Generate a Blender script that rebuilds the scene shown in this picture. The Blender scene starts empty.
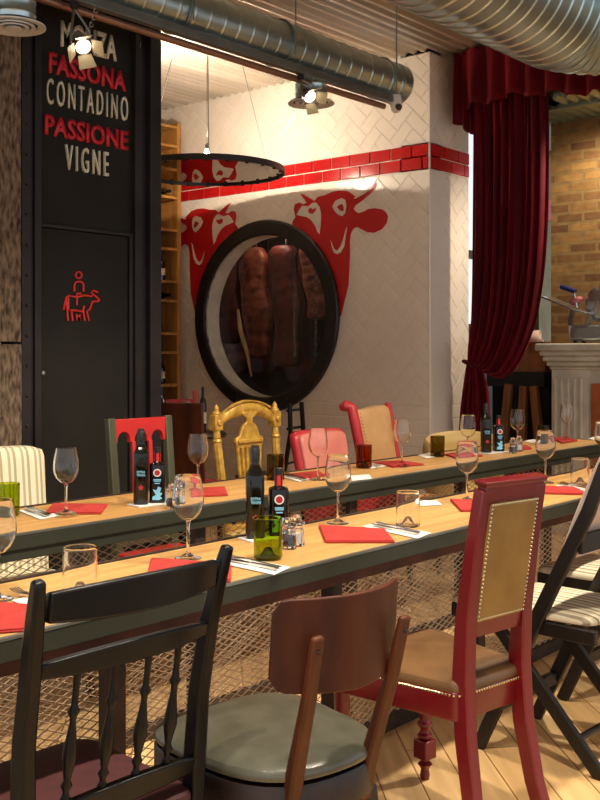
import bpy, bmesh, math, random
from mathutils import Vector, Matrix
random.seed(7)
PI = math.pi
sc = bpy.context.scene
COL = sc.collection
# ------------------------------------------------------------------ camera frame
F, HOR, EYE = 1040.0, 355.0, 1.27
SN, CS = 0.6437, 0.7652
def ray(px):                       # plan direction per metre of depth through column px
    r = (px - 300.0) / F
    return CS + SN * r, SN - CS * r
def at_z(px, py, z):
    d = F * (EYE - z) / (py - HOR); a, b = ray(px)
    return Vector((a * d, b * d, z))
def at_y(px, py, y):
    a, b = ray(px); d = y / b
    return Vector((a * d, y, EYE - (py - HOR) * d / F))
def at_x(px, py, x):
    a, b = ray(px); d = x / a
    return Vector((x, b * d, EYE - (py - HOR) * d / F))
# ------------------------------------------------------------------ materials
def lin(h):
    h = h.lstrip('#'); out = []
    for i in (0, 2, 4):
        c = int(h[i:i+2], 16) / 255
        out.append(c / 12.92 if c <= .04045 else ((c + .055) / 1.055) ** 2.4)
    return tuple(out) + (1,)
MATS = {}
def nt(name):
    m = bpy.data.materials.new(name); m.use_nodes = True
    t = m.node_tree; return m, t, t.nodes['Principled BSDF']
def N(t, typ, **kw):
    n = t.nodes.new(typ)
    for k, v in kw.items():
        if k.startswith('i_'): n.inputs[k[2:].replace('_', ' ')].default_value = v
        else: setattr(n, k, v)
    return n
def ramp(t, stops, interp='LINEAR'):
    r = t.nodes.new('ShaderNodeValToRGB'); cr = r.color_ramp; cr.interpolation = interp
    while len(cr.elements) < len(stops): cr.elements.new(.5)
    for e, (p, c) in zip(cr.elements, stops): e.position = p; e.color = c
    return r
def mix(a, b, f): return tuple(x * (1 - f) + y * f for x, y in zip(a, b))
def mat(name, col, rough=.5, metal=0, col2=None, scale=(8, 8, 8), bump=0, bscale=None, coat=0, sheen=0, detail=4, spec=.5):
    """noise-varied surface: colour drifts between col and col2 with object-space noise"""
    m, t, p = nt(name); L = t.links
    c1 = lin(col); c2 = lin(col2) if col2 else mix(c1, (0, 0, 0, 1), .18)
    tc = N(t, 'ShaderNodeTexCoord'); mp = N(t, 'ShaderNodeMapping'); mp.inputs['Scale'].default_value = scale
    L.new(tc.outputs['Object'], mp.inputs['Vector'])
    no = N(t, 'ShaderNodeTexNoise'); no.inputs['Scale'].default_value = 1.0; no.inputs['Detail'].default_value = detail
    L.new(mp.outputs[0], no.inputs['Vector'])
    r = ramp(t, [(.33, c2), (.67, c1)]); L.new(no.outputs['Fac'], r.inputs[0]); L.new(r.outputs[0], p.inputs['Base Color'])
    p.inputs['Roughness'].default_value = rough; p.inputs['Metallic'].default_value = metal
    p.inputs['Coat Weight'].default_value = coat; p.inputs['Coat Roughness'].default_value = .15
    p.inputs['Specular IOR Level'].default_value = spec
    if sheen: p.inputs['Sheen Weight'].default_value = sheen; p.inputs['Sheen Roughness'].default_value = .4; p.inputs['Sheen Tint'].default_value = lin('#ff5060')
    if bump:
        b = N(t, 'ShaderNodeBump'); b.inputs['Strength'].default_value = bump; b.inputs['Distance'].default_value = .004
        if bscale:
            n2 = N(t, 'ShaderNodeTexNoise'); n2.inputs['Scale'].default_value = bscale; n2.inputs['Detail'].default_value = 3
            L.new(tc.outputs['Object'], n2.inputs['Vector']); L.new(n2.outputs['Fac'], b.inputs['Height'])
        else: L.new(no.outputs['Fac'], b.inputs['Height'])
        L.new(b.outputs[0], p.inputs['Normal'])
    MATS[name] = m; return m
def glass(name, col='#ffffff', rough=0.0, ior=1.3):
    m, t, p = nt(name)
    no = N(t, 'ShaderNodeTexNoise'); no.inputs['Scale'].default_value = 60
    c = lin(col); r = ramp(t, [(.3, mix(c, (0, 0, 0, 1), .08 if col != '#ffffff' else 0)), (.7, c)])
    t.links.new(no.outputs['Fac'], r.inputs[0]); t.links.new(r.outputs[0], p.inputs['Base Color'])
    p.inputs['Transmission Weight'].default_value = 1; p.inputs['Roughness'].default_value = rough; p.inputs['IOR'].default_value = ior
    MATS[name] = m; return m
def emit(name, col, s):
    m, t, p = nt(name); p.inputs['Base Color'].default_value = lin(col)
    p.inputs['Emission Color'].default_value = lin(col); p.inputs['Emission Strength'].default_value = s
    MATS[name] = m; return m
def stripes(name, cols, period, axis=0, rough=.85):
    m, t, p = nt(name); L = t.links
    tc = N(t, 'ShaderNodeTexCoord'); s = N(t, 'ShaderNodeSeparateXYZ'); L.new(tc.outputs['Object'], s.inputs[0])
    d = N(t, 'ShaderNodeMath', operation='DIVIDE'); d.inputs[1].default_value = period; L.new(s.outputs[axis], d.inputs[0])
    f = N(t, 'ShaderNodeMath', operation='FRACT'); L.new(d.outputs[0], f.inputs[0])
    n = len(cols); r = ramp(t, [(i / n, lin(c)) for i, c in enumerate(cols)], 'CONSTANT'); L.new(f.outputs[0], r.inputs[0])
    L.new(r.outputs[0], p.inputs['Base Color']); p.inputs['Roughness'].default_value = rough; p.inputs['Specular IOR Level'].default_value = .2
    no = N(t, 'ShaderNodeTexNoise'); no.inputs['Scale'].default_value = 400; b = N(t, 'ShaderNodeBump'); b.inputs['Strength'].default_value = .15
    L.new(no.outputs['Fac'], b.inputs['Height']); L.new(b.outputs[0], p.inputs['Normal'])
    MATS[name] = m; return m
def bricks(name, c1, c2, cm, w, h, mortar, rot=0, swap=None, rough=.6, bump=.5, grain=None, offset=.5, freq=2, msm=.1):
    m, t, p = nt(name); L = t.links
    tc = N(t, 'ShaderNodeTexCoord'); src = tc.outputs['Object']
    if swap:
        s = N(t, 'ShaderNodeSeparateXYZ'); c = N(t, 'ShaderNodeCombineXYZ'); L.new(src, s.inputs[0])
        L.new(s.outputs[swap[0]], c.inputs[0]); L.new(s.outputs[swap[1]], c.inputs[1]); src = c.outputs[0]
    mp = N(t, 'ShaderNodeMapping'); mp.inputs['Rotation'].default_value = (0, 0, rot); L.new(src, mp.inputs['Vector'])
    b = N(t, 'ShaderNodeTexBrick'); b.inputs['Scale'].default_value = 1; b.inputs['Brick Width'].default_value = w; b.inputs['Row Height'].default_value = h
    b.inputs['Mortar Size'].default_value = mortar; b.inputs['Mortar Smooth'].default_value = msm; b.offset = offset; b.offset_frequency = freq
    b.inputs['Color1'].default_value = lin(c1); b.inputs['Color2'].default_value = lin(c2); b.inputs['Mortar'].default_value = lin(cm)
    L.new(mp.outputs[0], b.inputs['Vector'])
    m2 = N(t, 'ShaderNodeMapping'); m2.inputs['Scale'].default_value = grain or (20, 20, 20); L.new(mp.outputs[0], m2.inputs['Vector'])
    no = N(t, 'ShaderNodeTexNoise'); no.inputs['Scale'].default_value = 1; no.inputs['Detail'].default_value = 5; L.new(m2.outputs[0], no.inputs['Vector'])
    r = ramp(t, [(.3, (.62, .56, .5, 1)), (.68, (1, 1, 1, 1))]); L.new(no.outputs['Fac'], r.inputs[0])
    mx = N(t, 'ShaderNodeMix', data_type='RGBA', blend_type='MULTIPLY'); mx.inputs[0].default_value = .8
    L.new(b.outputs['Color'], mx.inputs[6]); L.new(r.outputs[0], mx.inputs[7]); L.new(mx.outputs[2], p.inputs['Base Color'])
    p.inputs['Roughness'].default_value = rough
    if bump:
        bp = N(t, 'ShaderNodeBump', invert=True); bp.inputs['Strength'].default_value = bump; bp.inputs['Distance'].default_value = .006
        L.new(b.outputs['Fac'], bp.inputs['Height']); L.new(bp.outputs[0], p.inputs['Normal'])
    MATS[name] = m; return m

bricks('floor_boards', '#f0cc92', '#e2b67c', '#8a6238', 2.2, .125, .0025, rot=math.radians(-45), rough=.42, bump=.3, grain=(1.5, 26, 1))
bricks('table_boards', '#d8a868', '#cd9c5a', '#b98a4c', 2.6, .2, .0015, rough=.38, bump=.15, grain=(1.6, 30, 3), offset=.4)
bricks('old_bricks', '#a07a44', '#6e4a2c', '#8a6e44', .215, .075, .012, swap=(1, 2), rough=.9, bump=.9, grain=(14, 22, 1))
mat('bark_timber', '#86705a', .95, col2='#33261b', scale=(60, 60, 20), bump=1.0, detail=10)
mat('dark_panel', '#26241f', .65, col2='#1e1c19', scale=(3, 3, 3), spec=.2)
mat('dark_steel', '#2a2325', .5, col2='#1b1718', scale=(5, 5, 5), spec=.35)
mat('white_tile', '#f0e4d8', .22, col2='#eadccf', scale=(2, 2, 2))
mat('red_tile', '#c81c1c', .16, col2='#b01418', scale=(3, 3, 3))
mat('grout', '#eadfd3', .7)
mat('mural_red', '#c4101a', .4, col2='#b60c16', scale=(2, 2, 2))
mat('mural_white', '#e8ddd2', .4)
mat('zinc_duct', '#c4d4d8', .33, .95, col2='#acbfc2', scale=(2, 2, 2))
mat('ceiling_steel', '#d2c8b8', .38, .55, col2='#b5ab9c', scale=(.6, 6, 1))
mat('rail_steel', '#9aa4a4', .4, .9)
mat('pink_reflection', '#a87e68', .4, .7)  # pinkish colour standing in for warm light reflected on the rail underside
mat('velvet', '#650716', .75, col2='#40030e', scale=(9, 9, 1.2), sheen=.5, spec=.15)
mat('velvet_valance', '#680716', .75, col2='#42040e', scale=(9, 9, 2), sheen=.5, spec=.15)
mat('green_steel', '#393c31', .42, .25, col2='#2f3228', scale=(4, 4, 4), spec=.5)
mat('steel_lip', '#8d938c', .35, .8)
mat('rust_steel', '#5e3222', .55, .4, col2='#3e2018', scale=(9, 9, 9))
mat('leg_steel', '#4a3a30', .5, .5, col2='#2e2622', scale=(9, 9, 9))
mat('mesh_wire', '#cdb79c', .45, .4, col2='#a88e72', scale=(9, 9, 9))
mat('black_paint', '#0d0e11', .34, col2='#070809', scale=(12, 12, 3), bump=.06, spec=.3)
mat('maroon_pad', '#46181a', .7, col2='#381214', scale=(30, 30, 30), bump=.1)
mat('walnut', '#56270f', .5, col2='#38160a', scale=(12, 12, 3), spec=.3)
mat('walnut_post', '#5e2e15', .5, col2='#40200e', scale=(20, 20, 3), spec=.3)
mat('dark_walnut', '#2c1a14', .42, col2='#1c110d', scale=(20, 20, 3))
mat('green_leather', '#57564a', .32, col2='#444338', scale=(12, 12, 12), bump=.12, bscale=260, coat=.15)
mat('tan_leather', '#98763a', .42, col2='#836228', scale=(9, 9, 9), bump=.1, bscale=260)
mat('brown_leather', '#775636', .4, col2='#5e4228', scale=(9, 9, 9), bump=.1, bscale=260)
mat('red_lacquer', '#740615', .33, col2='#640410', scale=(7, 7, 2), coat=.25)
mat('brass_stud', '#e3d3a8', .25, 1.0)
mat('black_wood', '#1f1815', .45, col2='#120e0c', scale=(20, 20, 3), spec=.4)
stripes('stripe_seat', ['#d8cdb2', '#9b8d78', '#d8cdb2', '#c9b89a', '#8a7a68', '#e0d6be'], .062)
stripes('stripe_arm', ['#ded5b8', '#ded5b8', '#ab9e7c', '#e2d9c0', '#b3a686'], .062)
mat('pad_cream', '#cdb8ad', .8, col2='#bfa79c', scale=(20, 20, 20))
mat('red_paint', '#c62420', .45, col2='#b01c1a', scale=(9, 9, 9))
mat('green_paint', '#4a4a34', .5, col2='#3a3a28', scale=(14, 14, 3))
mat('gilt', '#cfa446', .36, .25, col2='#a0742c', scale=(28, 28, 28), bump=.5, bscale=90)
mat('red_hide', '#c4303a', .4, col2='#ad222c', scale=(6, 6, 6))
mat('pink_hide', '#d98a7a', .36, col2='#cf6f64', scale=(4, 4, 4))
mat('tan_hide', '#cfa272', .5, col2='#bd8c5c', scale=(6, 6, 6))
mat('cream_hide', '#d8b878', .5, col2='#c6a464', scale=(6, 6, 6))
mat('napkin_red', '#b43c36', .85, col2='#a6332f', scale=(25, 25, 25), bump=.12, bscale=300, spec=.2)
mat('napkin_white', '#ece8e2', .85, col2='#dedad4', scale=(25, 25, 25), bump=.1, bscale=300, spec=.2)
mat('card_white', '#e6e8ea', .5, col2='#d2d6da', scale=(40, 200, 40))
mat('cutlery_steel', '#c4c4c4', .18, 1.0)
glass('clear_glass', ior=1.38); glass('tumbler_clear', ior=1.35); glass('pane_glass')
glass('bottle_green', '#bccb3c', .02); glass('bottle_olive', '#aa9c34', .02); glass('bottle_amber', '#c0782c', .02)
glass('crystal', '#ffffff', .0, 1.5)
mat('oil_bottle_glass', '#12110a', .1, col2='#0b0b06', coat=.0, spec=.45)
mat('vinegar_bottle_glass', '#100a0c', .12, col2='#0a0708', coat=0, spec=.4)
mat('cap_black', '#141416', .4)
mat('neck_red', '#d4281e', .4)
mat('print_blue', '#7fc4e6', .5); mat('print_white', '#e6e2de', .5); mat('print_red', '#a81e24', .5)
mat('pepper', '#2a1d16', .9, col2='#120c09', scale=(200, 200, 200)); mat('salt', '#efece6', .9)
mat('sign_cream', '#e4dcc4', .5); mat('sign_red', '#cf2030', .5); mat('emblem_red', '#dd3028', .4)
mat('oval_black', '#1c1614', .45, col2='#120e0d', scale=(6, 6, 6))
mat('reveal_cream', '#efe4d2', .55)
mat('chamber_dark', '#3a2a26', .7, col2='#241815', scale=(3, 3, 3))
mat('meat', '#74261f', .45, col2='#2c0e0c', scale=(7, 9, 11), bump=.8, detail=8)
mat('meat_pale', '#a4604a', .45, col2='#48140f', scale=(7, 9, 12), bump=.8, detail=8)
mat('fat', '#d9b988', .5, col2='#b98f60', scale=(14, 14, 6))
mat('hook_steel', '#b8b0a8', .25, 1.0)
mat('rack_pine', '#bf8a44', .5, col2='#9a6a30', scale=(20, 20, 3))
mat('wine_glass_dark', '#17130f', .12, col2='#0d0a08', coat=.5)
mat('paper_label', '#d8cfb8', .7)
mat('white_stone', '#cfcabc', .55, col2='#b3ae9f', scale=(7, 7, 7), bump=.1)
mat('orange_marble', '#b8693c', .3, col2='#8c4422', scale=(5, 5, 5), detail=8)
mat('slicer_steel', '#c2c6ca', .25, .9); mat('slicer_blue', '#15245e', .35); mat('cured_meat', '#8a3440', .5, col2='#a85a60', scale=(40, 40, 40))
mat('counter_wood', '#8a5228', .45, col2='#633617', scale=(14, 14, 3))
mat('stool_wood', '#8a5426', .45, col2='#6a3c18', scale=(20, 20, 3))
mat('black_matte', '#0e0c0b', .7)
mat('plaster_white', '#d9d4c4', .7); mat('pier_paint', '#8d8660', .6, col2='#7a744f')
mat('bag_white', '#e8e2da', .5, col2='#d8a098', scale=(14, 14, 14))
mat('plastic_white', '#e8e6e0', .35); mat('lens_black', '#0a0a0c', .08, coat=.8)
mat('lamp_silver', '#a8a49e', .3, .9); mat('barn_door', '#c8b690', .5, .3)
mat('mirror_rim', '#221a16', .4)
mat('cable_grey', '#8a8478', .5)
m, t, p = nt('mirror_face'); p.inputs['Metallic'].default_value = 1; p.inputs['Roughness'].default_value = .01; p.inputs['Base Color'].default_value = (.9, .9, .88, 1); MATS['mirror_face'] = m
emit('lamp_lens', '#fff4e0', 14); emit('bulb_glow', '#ffdfae', 1)

# ------------------------------------------------------------------ mesh helpers
class MB:
    def __init__(s): s.v = []; s.f = []
    def add(s, vs, fs):
        o = len(s.v); s.v += [Vector(v) for v in vs]; s.f += [tuple(i + o for i in f) for f in fs]; return s
    def box(s, x0, x1, y0, y1, z0, z1):
        v = [(x, y, z) for z in (z0, z1) for y in (y0, y1) for x in (x0, x1)]
        return s.add(v, [(0, 2, 3, 1), (4, 5, 7, 6), (0, 1, 5, 4), (2, 6, 7, 3), (0, 4, 6, 2), (1, 3, 7, 5)])
    def cb(s, c, d): return s.box(c[0]-d[0]/2, c[0]+d[0]/2, c[1]-d[1]/2, c[1]+d[1]/2, c[2]-d[2]/2, c[2]+d[2]/2)
    def bar(s, pts, sizes, side=(1, 0, 0)):
        """rectangular section swept along pts; sizes = (width along side, depth) or one per point"""
        if not isinstance(sizes[0], (tuple, list)): sizes = [sizes] * len(pts)
        pts = [Vector(p) for p in pts]; sd = Vector(side); vs = []
        for i, p in enumerate(pts):
            t = (pts[min(i+1, len(pts)-1)] - pts[max(i-1, 0)]).normalized()
            a = (sd - t * sd.dot(t)).normalized(); b = t.cross(a); w, d = sizes[i][0] / 2, sizes[i][1] / 2
            vs += [p + a*w + b*d, p - a*w + b*d, p - a*w - b*d, p + a*w - b*d]
        n = len(pts); fs = [(3, 2, 1, 0), tuple(4*(n-1) + k for k in range(4))]
        for i in range(n - 1):
            for k in range(4): fs.append((4*i+k, 4*i+(k+1) % 4, 4*i+4+(k+1) % 4, 4*i+4+k))
        return s.add(vs, fs)
    def tube(s, pts, r, n=8, cap=True, closed=False):
        pts = [Vector(p) for p in pts]; m = len(pts); rs = r if isinstance(r, (list, tuple)) else [r] * m
        prev = None; vs = []
        for i, p in enumerate(pts):
            if closed: t = (pts[(i+1) % m] - pts[i-1]).normalized()
            else: t = (pts[min(i+1, m-1)] - pts[max(i-1, 0)]).normalized()
            if prev is None: a = t.orthogonal().normalized()
            else: a = (prev - t * prev.dot(t)).normalized()
            prev = a; b = t.cross(a)
            for k in range(n):
                q = 2*PI*k/n; vs.append(p + (a*math.cos(q) + b*math.sin(q)) * rs[i])
        fs = []
        for i in range(m if closed else m - 1):
            j = (i + 1) % m
            for k in range(n): fs.append((i*n+k, i*n+(k+1) % n, j*n+(k+1) % n, j*n+k))
        if cap and not closed: fs += [tuple(range(n))[::-1], tuple((m-1)*n + k for k in range(n))]
        return s.add(vs, fs)
    def lathe(s, prof, n=20, c=(0, 0, 0), M=None, sq=None):
        """prof = [(r, z)...]; r 0 at an end closes it; sq = superellipse exponent for squarish sections"""
        vs = []; fs = []; rows = []
        for r, z in prof:
            if r < 1e-6: rows.append([len(vs)]); vs.append(Vector((0, 0, z)))
            else:
                row = []
                for k in range(n):
                    q = 2*PI*(k + .5)/n; x, y = math.cos(q), math.sin(q)
                    if sq:
                        g = (abs(x)**sq + abs(y)**sq) ** (-1/sq); x *= g; y *= g
                    row.append(len(vs)); vs.append(Vector((r*x, r*y, z)))
                rows.append(row)
        for a, b in zip(rows, rows[1:]):
            for k in range(n):
                k2 = (k+1) % n
                if len(a) == 1 and len(b) > 1: fs.append((a[0], b[k2], b[k])[::-1])
                elif len(b) == 1 and len(a) > 1: fs.append((a[k], a[k2], b[0]))
                elif len(a) > 1: fs.append((a[k], a[k2], b[k2], b[k]))
        if len(rows[0]) > 1 and prof[0] != prof[-1]: fs.append(tuple(rows[0])[::-1])
        if len(rows[-1]) > 1 and prof[0] != prof[-1]: fs.append(tuple(rows[-1]))
        if M: vs = [M @ v for v in vs]
        c = Vector(c); return s.add([v + c for v in vs], fs)
    def prism(s, poly, o, ax, ay, thick):
        """polygon (a,b) on plane o + a*ax + b*ay, given thickness along ax x ay (both faces)"""
        o, ax, ay = Vector(o), Vector(ax), Vector(ay); nn = ax.cross(ay).normalized() * thick; n = len(poly)
        v = [o + ax*a + ay*b for a, b in poly]; v += [q + nn for q in v]
        fs = [tuple(range(n))[::-1], tuple(range(n, 2*n))] + [(i, (i+1) % n, n+(i+1) % n, n+i) for i in range(n)]
        return s.add(v, fs)
    def loft(s, rows, closed=True, caps=True):
        n = len(rows[0]); vs = [p for r in rows for p in r]; fs = []
        for i in range(len(rows) - 1):
            for k in range(n if closed else n - 1):
                k2 = (k+1) % n; fs.append((i*n+k, i*n+k2, (i+1)*n+k2, (i+1)*n+k))
        if caps and closed: fs += [tuple(range(n))[::-1], tuple((len(rows)-1)*n + k for k in range(n))]
        return s.add(vs, fs)
    def cushion(s, outline, z0, z1, crown=.012, edge=.012):
        """padded slab: rounded edge and crowned top over an outline of (x, y)"""
        cx = sum(p[0] for p in outline)/len(outline); cy = sum(p[1] for p in outline)/len(outline)
        R = max(math.hypot(p[0]-cx, p[1]-cy) for p in outline); rows = []
        for k, z in ((1-edge/R, z0), (1, z0 + (z1-z0)*.3), (1, z0 + (z1-z0)*.6), (1-edge*.35/R, z1-.35*edge*.6), (1-edge/R, z1), (.8, z1+crown*.45), (.55, z1+crown*.8), (.25, z1+crown), (.02, z1+crown*1.02)):
            rows.append([Vector((cx+(x-cx)*k, cy+(y-cy)*k, z)) for x, y in outline])
        return s.loft(rows)
    def build(s, name, m, parent=None, bevel=0, smooth=35, seg=2, sub=0):
        me = bpy.data.meshes.new(name); me.from_pydata([tuple(v) for v in s.v], [], s.f); me.validate()
        b = bmesh.new(); b.from_mesh(me); bmesh.ops.recalc_face_normals(b, faces=b.faces); b.to_mesh(me); b.free()
        o = bpy.data.objects.new(name, me); COL.objects.link(o); me.materials.append(MATS[m] if isinstance(m, str) else m)
        if smooth:
            for q in me.polygons: q.use_smooth = True
            me.set_sharp_from_angle(angle=math.radians(smooth))
        if bevel:
            q = o.modifiers.new('bev', 'BEVEL'); q.width = bevel; q.segments = seg; q.limit_method = 'ANGLE'; q.angle_limit = math.radians(40); q.harden_normals = False
        if sub: q = o.modifiers.new('sub', 'SUBSURF'); q.levels = sub; q.render_levels = sub
        if parent is not None: o.parent = parent
        return o
def rrect(w, d, r, n=5, fw=None):
    """rounded rectangle outline (x,y); fw = width at +y when different"""
    out = []
    for cx, cy, a0 in ((1, 1, 0), (-1, 1, 90), (-1, -1, 180), (1, -1, 270)):
        ww = (fw or w) if cy > 0 else w
        for k in range(n + 1):
            a = math.radians(a0 + 90*k/n); out.append((cx*(ww/2-r) + r*math.cos(a), cy*(d/2-r) + r*math.sin(a)))
    return out
def thing(name, label, cat, loc=(0, 0, 0), rz=0, group=None):
    o = bpy.data.objects.new(name, None); COL.objects.link(o); o.location = loc; o.rotation_euler = (0, 0, rz); o.empty_display_size = .05
    return tag(o, label, cat, group)
def tag(o, label, cat, group=None):
    o['label'] = label; o['category'] = cat
    if group: o['group'] = group
    return o
def kid(o, name):
    return [c for c in COL.objects if c.parent == o and c.name.split('.')[0] == name][-1]
def kids(o, pool):
    return [c for c in pool if c.parent == o]
def copy_thing(root, loc, rz, label, group=None, scale=None):
    pool = list(COL.objects)
    def cp(o, par):
        c = o.copy(); COL.objects.link(c)
        if par is not None: c.parent = par; c.matrix_parent_inverse = o.matrix_parent_inverse
        for ch in kids(o, pool): cp(ch, c)
        return c
    r = cp(root, None); r.location = loc; r.rotation_euler = (0, 0, rz); r['label'] = label
    if group: r['group'] = group
    if scale: r.scale = scale
    return r
def struct(o): o['kind'] = 'structure'; return o
def text_part(s, x0, x1, z0, z1, name, m, parent, y, th=.006, bold=0, space=1.0, right=Vector((1, 0, 0))):
    """lettering fitted to a box on a plane facing -Y (local): x from x0 to x1, z from z0 to z1"""
    cu = bpy.data.curves.new('t', 'FONT'); cu.body = s; cu.offset = bold; cu.space_character = space; cu.resolution_u = 3
    ob = bpy.data.objects.new('t', cu); COL.objects.link(ob); dg = bpy.context.evaluated_depsgraph_get(); dg.update()
    me = bpy.data.meshes.new_from_object(ob.evaluated_get(dg)); bpy.data.objects.remove(ob); bpy.data.curves.remove(cu)
    b = bmesh.new(); b.from_mesh(me)
    xs = [v.co.x for v in b.verts]; ys = [v.co.y for v in b.verts]
    for v in b.verts:
        v.co = Vector((x0 + (v.co.x-min(xs))/(max(xs)-min(xs))*(x1-x0), y, z0 + (v.co.y-min(ys))/(max(ys)-min(ys))*(z1-z0)))
    r = bmesh.ops.extrude_face_region(b, geom=list(b.faces))
    for e in r['geom']:
        if isinstance(e, bmesh.types.BMVert): e.co.y -= th
    bmesh.ops.recalc_face_normals(b, faces=b.faces); m2 = bpy.data.meshes.new(name); b.to_mesh(m2); b.free(); bpy.data.meshes.remove(me)
    o = bpy.data.objects.new(name, m2); COL.objects.link(o); m2.materials.append(MATS[m]); o.parent = parent; return o

# ------------------------------------------------------------------ the room
UW, VC, CZ = 6.32, 4.10, 3.45      # mural wall plane x, corner line y, ceiling height
ZT0, ZT1 = 2.612, 2.798            # red tile band
OV = Vector((UW, 5.69, 1.585)); RO, RI = .785, .66
struct(MB().box(-4, 8.6, -4, 7.2, -.12, 0).build('floor', 'floor_boards', smooth=0))
# corrugated ceiling, ridges run along x
cb = MB(); per, amp = .085, .016; rows = []
n = int(10.9/per*6)
top = []
for i in range(n + 1):
    y = -4 + 11.2*i/n; z = CZ + amp*(1 + math.sin(2*PI*y/per)); top.append((y, z))
cb.loft([[Vector((-3, y, z)) for y, z in top], [Vector((6.78, y, z)) for y, z in top], [Vector((6.78, y, z+.05)) for y, z in top], [Vector((-3, y, z+.05)) for y, z in top], [Vector((-3, y, z)) for y, z in top]], closed=False)
struct(cb.build('ceiling', 'ceiling_steel', smooth=60))
cb = MB(); top = [(-1 + 5.09*i/360, 3.012 + .014*math.sin(2*PI*(5.2*i/360)/.085)) for i in range(361)]
cb.loft([[Vector((6.7, y, z)) for y, z in top], [Vector((8.6, y, z)) for y, z in top], [Vector((8.6, y, z+.05)) for y, z in top], [Vector((6.7, y, z+.05)) for y, z in top], [Vector((6.7, y, z)) for y, z in top]], closed=False)
lip = [q for q in top if q[0] < 3.24]
cb.loft([[Vector((6.5, y, z)) for y, z in lip], [Vector((6.7, y, z)) for y, z in lip], [Vector((6.7, y, z+.05)) for y, z in lip], [Vector((6.5, y, z+.05)) for y, z in lip], [Vector((6.5, y, z)) for y, z in lip]], closed=False)
struct(cb.build('ceiling_low', mat('green_ceiling', '#6f7a66', .45, .3, scale=(1, 6, 1)), smooth=60))

struct(MB().box(6.70, 6.76, -1, VC-.01, 2.985, CZ+.05).build('wall_bulkhead', 'green_ceiling', smooth=0))
def clip(poly, nrm, d):            # keep nrm.p >= d
    out = []
    for i in range(len(poly)):
        a, b = poly[i], poly[(i+1) % len(poly)]; da = a[0]*nrm[0]+a[1]*nrm[1]-d; db = b[0]*nrm[0]+b[1]*nrm[1]-d
        if da >= 0: out.append(a)
        if (da >= 0) != (db >= 0):
            t = da/(da-db); out.append((a[0]+(b[0]-a[0])*t, a[1]+(b[1]-a[1])*t))
    return out
def tiles(rect, kind, W=.098, hole=None, ox=0, oy=0):
    s0, s1, z0, z1 = rect; res = []
    if kind == 'straight':
        r = 0; z = z0
        H = (z1-z0)/max(1, round((z1-z0)/W)); L = 2*H
        while z < z1 - 1e-4:
            s = s0 - L + (L/2 if r % 2 else 0) + ox % L
            while s < s1: res.append([(s, z), (s+L, z), (s+L, z+H), (s, z+H)]); s += L
            z += H; r += 1
    else:
        q = math.sqrt(.5); M = int((s1-s0+z1-z0)/W) + 4
        cx, cz = (s0+s1)/2 + ox, (z0+z1)/2 + oy
        for x in range(-M, M):
            for y in range(-M, M):
                k = (x - y) % 4
                if k not in (0, 3): continue
                w, h = (2, 1) if k == 0 else (1, 2)
                if abs((x+1-y-1)*q*W) > (s1-s0)/2 + .3 + abs(ox) or abs((x+y+2)*q*W) > (z1-z0)/2 + .3: continue
                res.append([(cx+(a-b)*q*W, cz+(a+b)*q*W) for a, b in ((x, y), (x+w, y), (x+w, y+h), (x, y+h))])
    out = []
    for p in res:
        for nr, d in (((1, 0), s0), ((-1, 0), -s1), ((0, 1), z0), ((0, -1), -z1)):
            p = clip(p, nr, d)
            if len(p) < 3: break
        if len(p) < 3: continue
        if hole:
            c = Vector((sum(a for a, b in p)/len(p)-hole[0], sum(b for a, b in p)/len(p)-hole[1]))
            if c.length < hole[2] + .25 and c.length > 1e-4:
                dr = c.normalized(); p = clip(p, (dr.x, dr.y), hole[2] + dr.x*hole[0] + dr.y*hole[1])
                if len(p) < 3: continue
        out.append(p)
    return out
def inset(p, d):
    n = len(p); A = sum(p[i][0]*p[(i+1) % n][1]-p[(i+1) % n][0]*p[i][1] for i in range(n))
    if A < 0: p = p[::-1]
    q = p
    for i in range(n):
        a, b = p[i], p[(i+1) % n]; e = Vector((b[0]-a[0], b[1]-a[1]))
        if e.length < 1e-6: continue
        nr = Vector((-e.y, e.x)).normalized(); q = clip(q, nr, nr.x*a[0]+nr.y*a[1]+d)
        if len(q) < 3: return None
    return q
def tile_mesh(mb, polys, put, g=.0006, b=.006, h=.003):
    """bevelled glazed tiles; put(s, z, out) -> world"""
    for p in polys:
        o = inset(p, g); i = inset(p, g + b)
        if not o: continue
        if i and len(i) == len(o):
            k = min(range(len(i)), key=lambda k: sum((Vector(i[(j+k) % len(i)])-Vector(o[j])).length for j in range(len(o))))
            i = i[k:] + i[:k]; n = len(o); vs = [put(a, c, 0) for a, c in o] + [put(a, c, h) for a, c in i]
            mb.add(vs, [(j, (j+1) % n, n+(j+1) % n, n+j) for j in range(n)] + [tuple(range(n, 2*n))])
        else:
            n = len(o); mb.add([put(a, c, h*.4) for a, c in o], [tuple(range(n))])
putw = lambda s, z, o: (UW - .0005 - o, s, z)
putr = lambda s, z, o: (s, VC - .0005 - o, z)
hole = (OV.y, OV.z, .70)
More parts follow.
